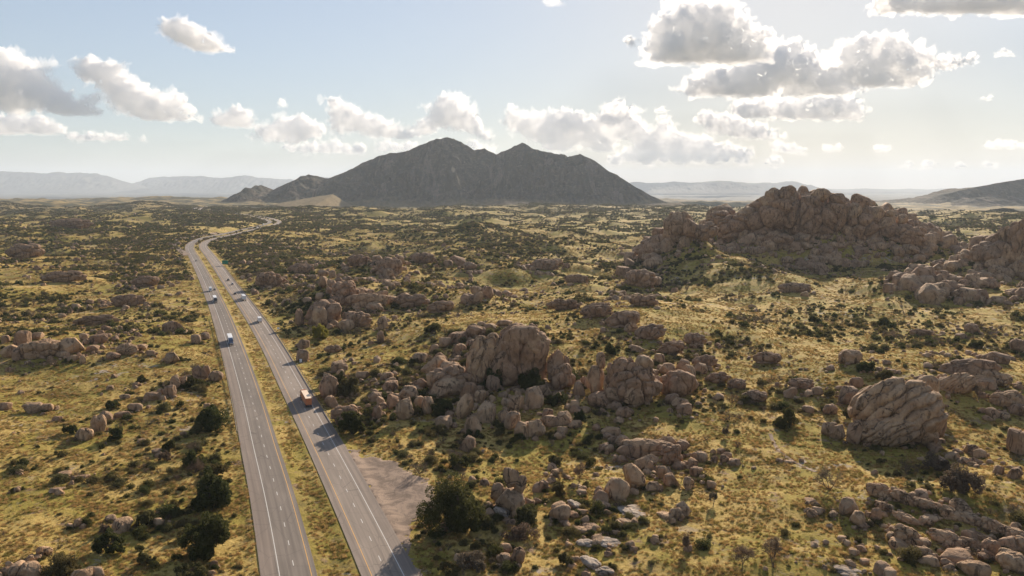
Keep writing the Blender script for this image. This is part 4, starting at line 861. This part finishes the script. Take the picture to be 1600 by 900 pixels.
TG = [tuft(20 + i, 16, ('gold', 'ggrass', 'gold', 'olive')[i], .7, .16) for i in range(4)]
x, y, r = area_pts(500000, 560, 1700, 44, 13); k = r.random(len(x)) < np.clip(.55 + 2.2 * fbm(x / 24, y / 24, 3, 45), .03, 1) * np.clip(1.5 - np.hypot(x, y) / 1700, .2, 1); x = x[k]; y = y[k]
k = road_dist(x, y) > 7.8; x = x[k]; y = y[k]; n = len(x); s = r.uniform(1.0, 2.2, n)
gn_scatter('far_dry_grass', coll('far grass', TG), np.stack([x, y, H(x, y)], 1), np.stack([0 * s, 0 * s, r.uniform(0, 6.28, n)], 1), np.stack([s, s, s * r.uniform(.3, .6, n)], 1), r.choice(4, n, p=[.45, .25, .2, .1]))
# ------------------------------------------------------------------ vehicles, rails and signs
class MB:
    def __init__(s): s.bm = bmesh.new()
    def box(s, c, d, bev=.03, rx=0, taper=None):
        r = bmesh.ops.create_cube(s.bm, size=1.0); vs_ = r['verts']
        for v in vs_:
            k = 1.0
            if taper and v.co.z > 0: v.co.x *= taper[0]; v.co.y = v.co.y * taper[1] + (taper[2] if len(taper) > 2 else 0)
            v.co = Vector((v.co.x * d[0], v.co.y * d[1], v.co.z * d[2]))
        if rx: bmesh.ops.rotate(s.bm, verts=vs_, cent=(0, 0, 0), matrix=Matrix.Rotation(rx, 3, 'X'))
        bmesh.ops.translate(s.bm, verts=vs_, vec=c)
        if bev: bmesh.ops.bevel(s.bm, geom=list({e for v in vs_ for e in v.link_edges}), offset=bev, segments=2, affect='EDGES')
        return s
    def cyl(s, c, rad, w, axis='X', n=18, bev=.03):
        r = bmesh.ops.create_cone(s.bm, cap_ends=True, segments=n, radius1=rad, radius2=rad, depth=w)
        if axis == 'X': bmesh.ops.rotate(s.bm, verts=r['verts'], cent=(0, 0, 0), matrix=Matrix.Rotation(math.pi / 2, 3, 'Y'))
        bmesh.ops.translate(s.bm, verts=r['verts'], vec=c); return s
    def prism(s, prof, w0, w1=None, zmid=None):
        """side outline (y, z) spread to width w0, narrowing to w1 above zmid"""
        L_ = []; 
        for sg in (-1, 1): L_.append([s.bm.verts.new((sg * ((w1 if (w1 and z > zmid) else w0) / 2), y, z)) for y, z in prof])
        s.bm.faces.new(L_[0][::-1]); s.bm.faces.new(L_[1]); n = len(prof)
        for i in range(n): s.bm.faces.new([L_[0][i], L_[0][(i + 1) % n], L_[1][(i + 1) % n], L_[1][i]])
        bmesh.ops.recalc_face_normals(s.bm, faces=s.bm.faces)
        bmesh.ops.bevel(s.bm, geom=list(s.bm.edges), offset=.05, segments=2, affect='EDGES'); return s
    def build(s, name, mat, parent=None):
        me = bpy.data.meshes.new(name); s.bm.to_mesh(me); s.bm.free(); me.materials.append(mat); o = bpy.data.objects.new(name, me); COL.objects.link(o); o.parent = parent; return o
VM = {'white': plain('white vehicle paint', (.78, .78, .77), .35, .5), 'orange': plain('orange red trailer paint', (.52, .18, .075), .55, .4), 'orange_sunlit': plain('sunlit orange trailer roof', (.85, .66, .50), .6, .3),  # trailer roof: sunlight painted in as a paler orange
      'dark': plain('dark vehicle paint', (.03, .035, .045), .3, .6), 'silver': plain('silver vehicle paint', (.42, .43, .45), .3, .6, .5), 'blue': plain('blue cab paint', (.07, .12, .22), .35, .5), 'tan': plain('tan paint', (.35, .3, .24), .4, .5),
      'tyre': plain('tyre rubber', (.02, .02, .02), .9, .1), 'rim': plain('wheel rim', (.5, .5, .5), .4, .5, .8), 'glass': plain('dark window glass', (.02, .025, .03), .08, .8), 'chassis': plain('chassis steel', (.06, .06, .06), .6, .3),
      'red': plain('red tail lamp', (.4, .02, .015), .3, .5), 'lamp': plain('headlamp lens', (.8, .8, .75), .1, .8), 'chrome': plain('chrome', (.6, .6, .6), .2, .6, .9), 'galv': plain('galvanised steel rail', (.12, .105, .09), .6, .4, .4), 'post': plain('timber post', (.10, .075, .055), .9, .1),  # rail steel darkened so its colour also holds the rail's shadow
      'green': plain('highway sign green', (.01, .19, .12), .5, .3), 'signw': plain('sign white', (.75, .75, .75), .5, .3)}
def wheel(c, rad, w, root):
    o = MB().cyl((0, 0, 0), rad, w, n=20).build('wheel', VM['tyre'], root); o.location = c
    h = MB().cyl((0, 0, 0), rad * .55, w + .03, n=14).build('rim', VM['rim'], o); return o
def semi(loc, rz, box, cab, label, roof=None, L_=14.6, reefer=False):
    r = empty('semi_truck', loc, rz); tag(r, label, 'truck')
    MB().box((0, -3.9, 2.62), (2.58, L_, 2.86), .05).build('trailer_box', VM[box], r)
    if roof: MB().box((0, -3.9, 4.06), (2.54, L_ - .06, .05), .01).build('trailer_roof', VM[roof], r)
    for s in (-1, 1):
        MB().box((s * .63, -3.9 - L_ / 2 - .015, 2.6), (1.2, .05, 2.66), .02).build('trailer_door', VM[box], r)
        MB().box((s * .95, -3.9 - L_ / 2 - .03, 1.08), (.3, .06, .14), .01).build('tail_light', VM['red'], r)
        MB().box((s * 1.28, 0, .9), (.04, 4.5, .5), .01).build('side_skirt', VM[box], r)
        MB().box((s * .9, -11.35, .55), (.6, .03, .7), .01).build('mudflap', VM['chassis'], r)
    MB().box((0, -4, 1.08), (1.0, L_, .2), .02).box((0, -11.1, .62), (2.2, .1, .12), .02).build('trailer_frame', VM['chassis'], r)
    MB().box((0, 6.0, .8), (.9, 7.4, .25), .03).build('tractor_frame', VM['chassis'], r)
    MB().box((0, 5.7, 2.35), (2.4, 2.5, 2.5), .12, 0, (.94, .96)).build('cab', VM[cab], r)
    MB().box((0, 5.35, 3.72), (2.1, 1.7, .55), .15, 0, (.9, .55, -.2)).build('roof_fairing', VM[cab], r)
    MB().box((0, 7.9, 1.55), (2.1, 2.2, 1.25), .18, 0, (.88, .9, -.08)).build('hood', VM[cab], r)
    MB().box((0, 6.86, 2.72), (2.1, .06, .85), .02, R_(10)).build('windshield', VM['glass'], r)
    MB().box((0, 9.03, 1.35), (1.2, .06, .8), .02).build('grille', VM['chrome'], r); MB().box((0, 9.12, .62), (2.4, .28, .4), .08).build('bumper', VM['chrome'], r)
    for s in (-1, 1):
        MB().box((s * 1.19, 6.2, 2.6), (.05, 1.0, .75), .02).build('side_window', VM['glass'], r)
        MB().box((s * .86, 9.0, 1.25), (.3, .1, .25), .03).build('headlight', VM['lamp'], r)
        MB().box((s * 1.42, 6.8, 2.6), (.12, .22, .6), .03).build('mirror', VM['chassis'], r)
        MB().cyl((s * 1.1, 4.8, .85), .32, 1.3, 'X').build('fuel_tank', VM['chrome'], r)
        for yy in (-9.0, -10.3, 2.6, 3.9): wheel((s * 1.0, yy, .52), .52, .55, r)
        wheel((s * 1.05, 7.9, .52), .52, .3, r)
    return r
def boxtruck(loc, rz, label):
    r = empty('box_truck', loc, rz); tag(r, label, 'truck')
    MB().box((0, -1.4, 2.2), (2.4, 6.6, 2.5), .05).build('cargo_box', VM['white'], r); MB().box((0, 2.9, 1.45), (2.1, 1.9, 1.7), .15, 0, (.9, .8, -.12)).build('cab', VM['white'], r)
    MB().box((0, 4.1, 1.05), (2.0, 1.0, .8), .12).build('hood', VM['white'], r); MB().box((0, 3.78, 1.85), (1.8, .05, .6), .02, R_(20)).build('windshield', VM['glass'], r)
    MB().box((0, 0, .75), (.9, 8.2, .25), .02).build('chassis_frame', VM['chassis'], r)
    for s in (-1, 1):
        wheel((s * .95, 3.3, .45), .45, .3, r); wheel((s * .95, -2.6, .45), .45, .45, r); MB().box((s * .9, -4.73, 1.0), (.25, .05, .15), .01).build('tail_light', VM['red'], r)
        MB().box((s * 1.02, 2.9, 1.8), (.05, .9, .5), .02).build('side_window', VM['glass'], r); MB().box((s * .75, 4.62, 1.1), (.3, .06, .2), .02).build('headlight', VM['lamp'], r)
    return r
def car(loc, rz, paint, label, kind='sedan'):
    r = empty('car' if kind != 'pickup' else 'pickup_truck', loc, rz); tag(r, label, 'car' if kind != 'pickup' else 'pickup')
    if kind == 'sedan': low = [(-2.3, .35), (-2.35, .8), (-2.2, 1.0), (.9, 1.02), (2.1, .85), (2.35, .6), (2.3, .3)]; top = [(-1.75, .98), (-1.1, 1.42), (.25, 1.45), (1.15, .98)]
    elif kind == 'suv': low = [(-2.3, .4), (-2.35, 1.0), (-2.3, 1.15), (1.0, 1.18), (2.1, 1.05), (2.35, .75), (2.3, .38)]; top = [(-2.25, 1.12), (-1.95, 1.78), (.35, 1.8), (1.1, 1.12)]
    else: low = [(-2.8, .45), (-2.85, 1.15), (1.3, 1.18), (2.6, 1.1), (2.8, .8), (2.75, .42)]; top = [(-.6, 1.12), (-.5, 1.85), (.9, 1.87), (1.6, 1.12)]
    MB().prism(low, 1.85).build('body', VM[paint], r); MB().prism(top, 1.7, 1.35, 1.3).build('cabin_glass', VM['glass'], r)
    t = [p for p in top if p[1] > 1.3]; MB().box((0, (t[0][0] + t[1][0]) / 2, t[0][1] + .02), (1.34, t[1][0] - t[0][0] + .1, .07), .03).build('roof', VM[paint], r)
    e = low[0][0]; f = low[-1][0]
    for s in (-1, 1):
        for yy in (e + .85, f - .85): wheel((s * .82, yy, .34), .34, .22, r)
        MB().box((s * .7, f + .02, .68), (.3, .08, .15), .02).build('headlight', VM['lamp'], r); MB().box((s * .72, e - .04, .82), (.3, .06, .15), .02).build('tail_light', VM['red'], r)
    return r
def on_lane(line, off, row):
    P = np.concatenate([line, np.zeros((len(line), 1))], 1); _, py, _ = project(P); m_ = line[:, 1] > 60
    idx = np.where(m_)[0]; s = idx[np.argmin(np.abs(py[idx] - row))]; 
    lo = idx[0]; 
    for i in idx[1:]:
        if (py[i] - row) * (py[i - 1] - row) <= 0: s = i; break
    n = normals(line)[s]; p = line[s] + n * off; t = np.array([-n[1], n[0]]); return (p[0], p[1], .0), math.atan2(-t[0], t[1])
def put(fn, line, off, row, back, *a, **k):
    p, rz = on_lane(line, off, row); return fn((p[0], p[1], .012), rz + (math.pi if back else 0), *a, **k)
put(semi, RLINE, 5.5, 634, False, 'orange', 'orange', 'orange red semi trailer with a pale roof driving away on the right roadway', roof='orange_sunlit')
put(semi, LLINE, -5.5, 537, True, 'white', 'blue', 'white semi truck nearest the viewer of those coming on the left roadway')
put(semi, LLINE, -5.5, 472, True, 'white', 'dark', 'second white semi truck coming down the left roadway, dark cab')
put(boxtruck, LLINE, -5.5, 455, True, 'white box truck coming down the left roadway, farthest of three trucks there')
put(boxtruck, RLINE, 5.5, 505, False, 'white box truck driving away on the right roadway, next ahead of the orange trailer')
put(semi, RLINE, 5.5, 469, False, 'white', 'white', 'white semi truck driving away on the right roadway beside dark roadside trees', L_=10.0)
put(car, LLINE, -1.8, 454, True, 'dark', 'dark car overtaking the white box truck on the left roadway')
put(car, LLINE, -5.5, 408, True, 'tan', 'tan car coming along the left roadway below the bend', kind='suv')
put(car, RLINE, 1.8, 460, False, 'dark', 'dark low car in the inner lane behind the white semi', kind='sedan')
put(car, RLINE, 5.5, 446, False, 'silver', 'silver car on the right roadway between white semi and dark pickup', kind='suv')
put(car, RLINE, 4.4, 439, False, 'dark', 'dark pickup farthest up the straight right roadway', kind='pickup')
put(boxtruck, RLINE, 5.5, 357.5, False, 'tiny white truck on the distant stretch of road beyond the bend')
put(boxtruck, LLINE, -5.5, 351.5, True, 'tiny white truck farthest away on the distant road near its second curve')
def rail(line, off, rows, label, step):
    P = np.concatenate([line, np.zeros((len(line), 1))], 1); _, py, _ = project(P); i0 = np.where((line[:, 1] > 60) & (py < rows[0]))[0][0]; i1 = np.where((line[:, 1] > 60) & (py < rows[1]))[0][0]
    q = offs(line, off)[i0:i1]; n = normals(line)[i0:i1]; s = np.concatenate([[0], np.cumsum(np.linalg.norm(np.diff(q, axis=0), axis=1))])
    root = empty('guardrail', (q[0][0], q[0][1], 0)); tag(root, label, 'guardrail', 'guardrails along the highway')
    prof = [(-.03, .45), (.05, .52), (-.03, .6), (.05, .68), (-.03, .78), (-.06, .78), (-.06, .45)]; V = np.stack([np.concatenate([q + n * a - q[0], np.full((len(q), 1), b)], 1) for a, b in prof], 1)
    mesh_obj('beam', V.reshape(-1, 3), grid_faces(len(q), len(prof), True), [VM['galv']], root, smooth=False)
    sg = 1 if off > 0 else -1; pm = None
    for a in np.arange(1, s[-1], step):
        x_ = np.interp(a, s, q[:, 0]) - q[0][0]; y_ = np.interp(a, s, q[:, 1]) - q[0][1]
        if pm is None: o = MB().box((0, 0, .3), (.18, .2, 1.2), .01).build('post', VM['post'], root); pm = o
        else: o = pm.copy(); COL.objects.link(o)
        o.location = (x_ + sg * .18 * n[0][0], y_, 0)
rail(RLINE, 11.1, (688, 416), 'long dark guardrail along the outer edge of the right roadway', 6.6)
rail(LLINE, -12.1, (676, 495), 'shorter guardrail along the outer edge of the left roadway', 3.81)
def sign(px, py, w, h, z0, label, mat, posts=2):
    p = hit([px], [py])[0]; r = empty('road_sign' , (p[0], p[1], p[2]), math.atan2(-p[0], p[1]) * .6); tag(r, label, 'sign')
    MB().box((0, 0, z0 + h / 2), (w, .06, h), .02).build('sign_panel', VM[mat], r)
    if mat == 'green':
        for s in (-1, 1): MB().box((s * (w / 2 - .12), -.04, z0 + h / 2), (.08, .02, h - .2), 0).build('sign_border', VM['signw'], r)
    for s in ((-1, 1) if posts == 2 else (0,)): MB().box((s * w * .32, .1, (z0 + h) / 2 - .2), (.16, .12, z0 + h + .2), .01).build('post', VM['galv'], r)
    return r
sign(352, 415.5, 7.0, 4.4, 2.2, 'large green highway sign on posts beside the right roadway', 'green')
sign(435, 518, 1.5, 1.2, 1.6, 'small white roadside sign under the dark trees by the right roadway', 'signw', 1)
p = hit([470], [566])[0]; o = empty('utility_cabinet', (p[0], p[1], p[2] - .05), .4); tag(o, 'small white utility cabinet beside the roadside rocks above the guardrail', 'cabinet')
MB().box((0, 0, .95), (1.3, .7, 1.7), .03).build('housing', VM['signw'], o); MB().box((0, 0, .06), (1.5, .9, .2), .02).build('plinth', VM['galv'], o)

# ------------------------------------------------------------------ clouds: lumpy closed bodies of droplets, lit by the sun and the sky
CL = [('wide cumulus cloud with the tallest head at upper right', 103, [(1040,55,26),(1070,32,28),(1122,34,30),(1105,68,38),(1060,75,34),(1150,75,34),(1180,62,22),(1030,85,16),(1190,90,14),(1090,20,20)]),
 ('grey broad cloud below the tall head at upper right', 153, [(1085,138,16),(1120,130,28),(1160,130,30),(1200,112,38),(1228,98,32),(1195,78,20),(1255,118,34),(1292,128,28),(1320,138,18),(1240,75,16)]),
 ('long cloud trailing to a thin tip at upper right', 140, [(1335,78,22),(1355,70,20),(1385,76,24),(1335,108,26),(1380,108,30),(1420,92,20),(1450,98,16),(1485,97,12),(1512,93,9),(1420,124,18),(1350,125,20)]),
 ('small flat grey cloud under the upper right clouds', 188, [(1160,172,13),(1195,168,15),(1230,176,12),(1262,170,20),(1298,164,22),(1335,176,14)]),
 ('dark flat cloud cut by the top right corner', 32, [(1385,6,18),(1425,4,24),(1480,-2,30),(1540,-4,34),(1590,0,30),(1640,5,26)]),
 ('tiny cloud at the top edge near the middle', 18, [(858,11,6),(866,9,9),(877,12,6)]),
 ('ragged wisp left of the upper right clouds', 80, [(984,64,7),(988,72,6)]), ('small puff at the far upper right', 93, [(1562,88,7),(1570,85,8),(1578,90,6)]),
 ('white lone cloud high on the left', 88, [(262,42,11),(280,48,17),(303,58,18),(325,70,15),(345,78,9),(360,82,6)]),
 ('tall white cumulus cut by the left edge', 182, [(-20,130,40),(8,105,26),(38,122,26),(10,145,34),(60,150,26),(95,162,20),(128,168,16),(150,175,9),(0,88,16)]),
 ('low flat cloud under the left edge cumulus', 210, [(-15,196,18),(25,194,15),(60,196,16),(92,202,10)]),
 ('thin low streak right of the left edge clouds', 222, [(110,212,7),(140,214,9),(170,214,8),(195,217,6),(222,218,5)]),
 ('slanting cumulus left of the middle', 190, [(148,108,15),(172,112,17),(180,135,18),(205,150,22),(232,165,24),(262,168,20),(282,172,16),(300,186,6),(135,115,8),(282,160,10)]),
 ('small double cloud above the left valley', 200, [(340,186,9),(372,182,16),(385,192,10),(356,190,9)]), ('tiny puff over the small double cloud', 170, [(440,160,5),(443,166,4)]),
 ('low cloud bank left of the mountain', 224, [(415,208,13),(445,196,15),(475,200,18),(458,212,14),(495,205,10)]),
 ('billowing cloud over the left shoulder of the mountain', 218, [(524,163,11),(545,180,16),(530,195,12),(565,192,15),(590,198,15),(612,205,12),(637,211,8)]),
 ('cloud rising behind the mountain summit', 222, [(700,166,18),(688,182,16),(722,184,18),(738,196,12),(664,200,12),(644,206,9),(715,160,9),(760,212,9)]),
 ('broad cloud bank behind the second summit', 236, [(800,172,8),(805,190,14),(832,198,18),(862,200,18),(900,202,20),(930,200,18),(960,176,14),(978,190,18),(1000,210,16),(870,222,20),(940,225,18),(1010,228,14)]),
 ('pale cloud right of the second summit', 246, [(1030,215,14),(1060,226,18),(1025,235,13),(1100,232,16),(1140,236,13),(1170,240,8),(985,240,12),(1038,190,10)]),
 ('compact cloud above the low bank at right', 218, [(1105,188,13),(1130,195,15),(1155,198,16),(1182,206,13),(1208,211,9)]),
 ('small low puff right of the low bank', 236, [(1290,231,6),(1310,231,6),(1372,233,7),(1385,232,6)]), ('thin flat cloud near the right edge', 231, [(1545,227,6),(1562,226,8),(1583,227,7),(1600,228,5)]),
 ('faint low streak over the right horizon', 262, [(1420,256,6),(1450,257,8),(1500,259,7),(1545,258,6)]), ('thin wisp at the right', 158, [(1535,155,4),(1547,154,5)]),
 ('low streak behind the left shoulder', 238, [(560,232,8),(600,230,10),(640,230,10),(690,232,12),(740,230,12)]),
 ('pale low bank left of the mountain shoulder', 240, [(455,232,8),(490,230,10),(525,230,11),(560,234,8)]),
 ('rounded head over the low bank behind the second summit', 232, [(868,186,11),(880,176,9),(892,190,12),(905,182,8)]), ('ragged head rising right of the second summit', 226, [(958,172,9),(968,162,8),(978,178,10),(950,186,10)]),
 ('faint bank low on the horizon right of the mountain', 254, [(985,246,9),(1020,244,10),(1055,246,9),(1090,245,9),(1130,246,8)]), ('small bright puff between mountain clouds and upper clouds', 176, [(1028,178,6),(1034,170,5),(1040,182,6)]),
 ('low grey puff above the rock hill', 240, [(1215,228,9),(1235,232,8),(1252,236,6)]),
 ('long low streak behind the rock hill', 258, [(960,250,9),(1010,250,10),(1060,249,11),(1110,250,10),(1160,250,9),(1210,251,8)])]
def cloud_mat(sig):
    m_ = bpy.data.materials.new('cloud droplets'); m_.use_nodes = True; t = m_.node_tree
    for n_ in list(t.nodes):
        if n_.type == 'BSDF_PRINCIPLED': t.nodes.remove(n_)
    v = t.nodes.new('ShaderNodeVolumeScatter'); v.inputs['Color'].default_value = (.999, .999, .999, 1); v.inputs['Density'].default_value = sig; v.inputs['Anisotropy'].default_value = .4
    t.links.new(v.outputs[0], t.nodes['Material Output'].inputs['Volume']); return m_
def body(name, parts, vox, k, i, zb, ext, amp, out, parent=None):
    V, Fc = join(parts); V[:, 2] = np.where(V[:, 2] < zb, zb + (V[:, 2] - zb) * .10, V[:, 2])
    o = mesh_obj(name, V, Fc); rm = o.modifiers.new('r', 'REMESH'); rm.mode = 'VOXEL'; rm.voxel_size = vox
    dg = bpy.context.evaluated_depsgraph_get(); dg.update()
    me = bpy.data.meshes.new_from_object(o.evaluated_get(dg)); o.modifiers.clear(); old = o.data; o.data = me; bpy.data.meshes.remove(old)
    n_ = len(me.vertices); co = np.zeros(n_ * 3, np.float32); me.vertices.foreach_get('co', co); co = co.reshape(-1, 3).astype(float)
    no = np.zeros(n_ * 3, np.float32); me.vertices.foreach_get('normal', no); no = no.reshape(-1, 3)
    up = sst(zb - 2 * k, zb + 7 * k, co[:, 2]); q = co / k
    f = (np.abs(fbm3(q / 24, 2, i + 3)) * 2.6 - .5) * (9.0 if ext > 24 else 3.0) + (np.abs(fbm3(q / 10, 3, i)) * 2.6 - .5) * 5.5 + (np.abs(fbm3(q / 3.8, 3, i + 5)) * 2.4 - .5) * 3.2 + fbm3(q / 1.6, 2, i + 9) * .8
    co = co + no * ((f * amp + out) * k * (.2 + .8 * up) * min(1.0, ext / 14))[:, None]; co[:, 2] += fbm3(q / 12, 3, i + 2) * 4.0 * k * (1 - up)
    me.vertices.foreach_set('co', co.astype(np.float32).ravel()); me.polygons.foreach_set('use_smooth', np.ones(len(me.polygons), bool)); me.update(); me.materials.clear()
    return o, n_
def make_cloud(i, label, base, lobes):
    r = np.random.default_rng(3000 + i); el = math.atan((290 - base) / F); D = min(34000, 1650 / math.tan(max(el, .02))); k = D / F
    em = max(c for _, _, c in lobes); lobes = [(a, b, c * (1.06 if em > 24 else LS)) for a, b, c in lobes]; zb = CAMH + (290 - base) * k * 1.01; ext = max(rr for _, _, rr in lobes)
    L2 = list(lobes)
    for a_ in lobes:                                             # bridge neighbouring heads
        for b_ in sorted(lobes, key=lambda q: (q[0] - a_[0]) ** 2 + (q[1] - a_[1]) ** 2)[1:4]:
            if math.hypot(a_[0] - b_[0], a_[1] - b_[1]) < (a_[2] + b_[2]) * 1.7: L2.append(((a_[0] + b_[0]) / 2, (a_[1] + b_[1]) / 2 + 2, (a_[2] + b_[2]) / 2 * .85))
    parts = []; thin = []
    for (px_, py_, rr) in L2:
        d = ray(px_, py_); c = np.array([0, 0, CAMH]) + d / d[1] * D; R0 = rr * k
        bl = [(c, R0 * .86)]
        for _ in range(9 + int(rr / 2.5)):
            u = r.normal(size=3); u /= np.linalg.norm(u); u[2] = abs(u[2]) * .9 - .2; q = R0 * r.uniform(.16, .42); bl.append((c + u * (R0 * 1.02 - q * .55), q))
        for (cc, ra) in bl:
            V = IV3C * np.array([ra, ra * 1.1, ra]) + cc + np.array([0, r.normal() * R0 * .3, 0]); parts.append((V, IF3C))
        for _ in range(6):                                       # thin shreds round the edge
            u = r.normal(size=3); u /= np.linalg.norm(u); q = R0 * r.uniform(.35, .7); cc = c + u * R0 * r.uniform(.55, 1.0) + np.array([r.normal() * R0 * .3, 0, 0]); thin.append((IV3C * np.array([q * 1.5, q, q * .6]) + cc, IF3C))
    o, n1 = body('cloud', parts, k * max(.75, ext / 36), k, i, zb, ext, 1.0, 0)
    t_, n2 = body('veil', thin + parts[::3], k * max(1.2, ext / 16), k, i + 40, zb - 4 * k, ext, 1.35, 0)
    ctr = np.array(o.bound_box).mean(0)
    for b_ in (o, t_): b_.data.transform(Matrix.Translation(-Vector(ctr)))
    o.location = ctr; t_.parent = o
    o.data.materials.append(cloud_mat(1.0 / (CLOUD_MFP * k))); t_.data.materials.append(cloud_mat(1.0 / (VEIL_MFP * k))); tag(o, label, 'cloud')
    return n1 + n2
CLOUD_MFP = 12.0; VEIL_MFP = 34.0; LS = 1.2
IV3C, IF3C = ico(3)
print('cloud verts', sum(make_cloud(i, *c) for i, c in enumerate(CL)))

# ------------------------------------------------------------------ haze: one closed box of even, thin air
ZTOP = 1260.0; ZB = -245.0
hz = MB().box((0, 0, (ZTOP + ZB) / 2), (130000, 130000, ZTOP - ZB), 0)
hm = bpy.data.materials.new('thin air'); hm.use_nodes = True; t = hm.node_tree
for n_ in list(t.nodes):
    if n_.type == 'BSDF_PRINCIPLED': t.nodes.remove(n_)
v = t.nodes.new('ShaderNodeVolumePrincipled'); v.inputs['Color'].default_value = (.76, .87, 1, 1); v.inputs['Density'].default_value = HAZE_D; v.inputs['Anisotropy'].default_value = .15
t.links.new(v.outputs[0], t.nodes['Material Output'].inputs['Volume'])
tag(hz.build('haze', hm), kind='stuff')
for o in list(bpy.data.objects):
    if not o.users_collection and o.users == 0: bpy.data.objects.remove(o)
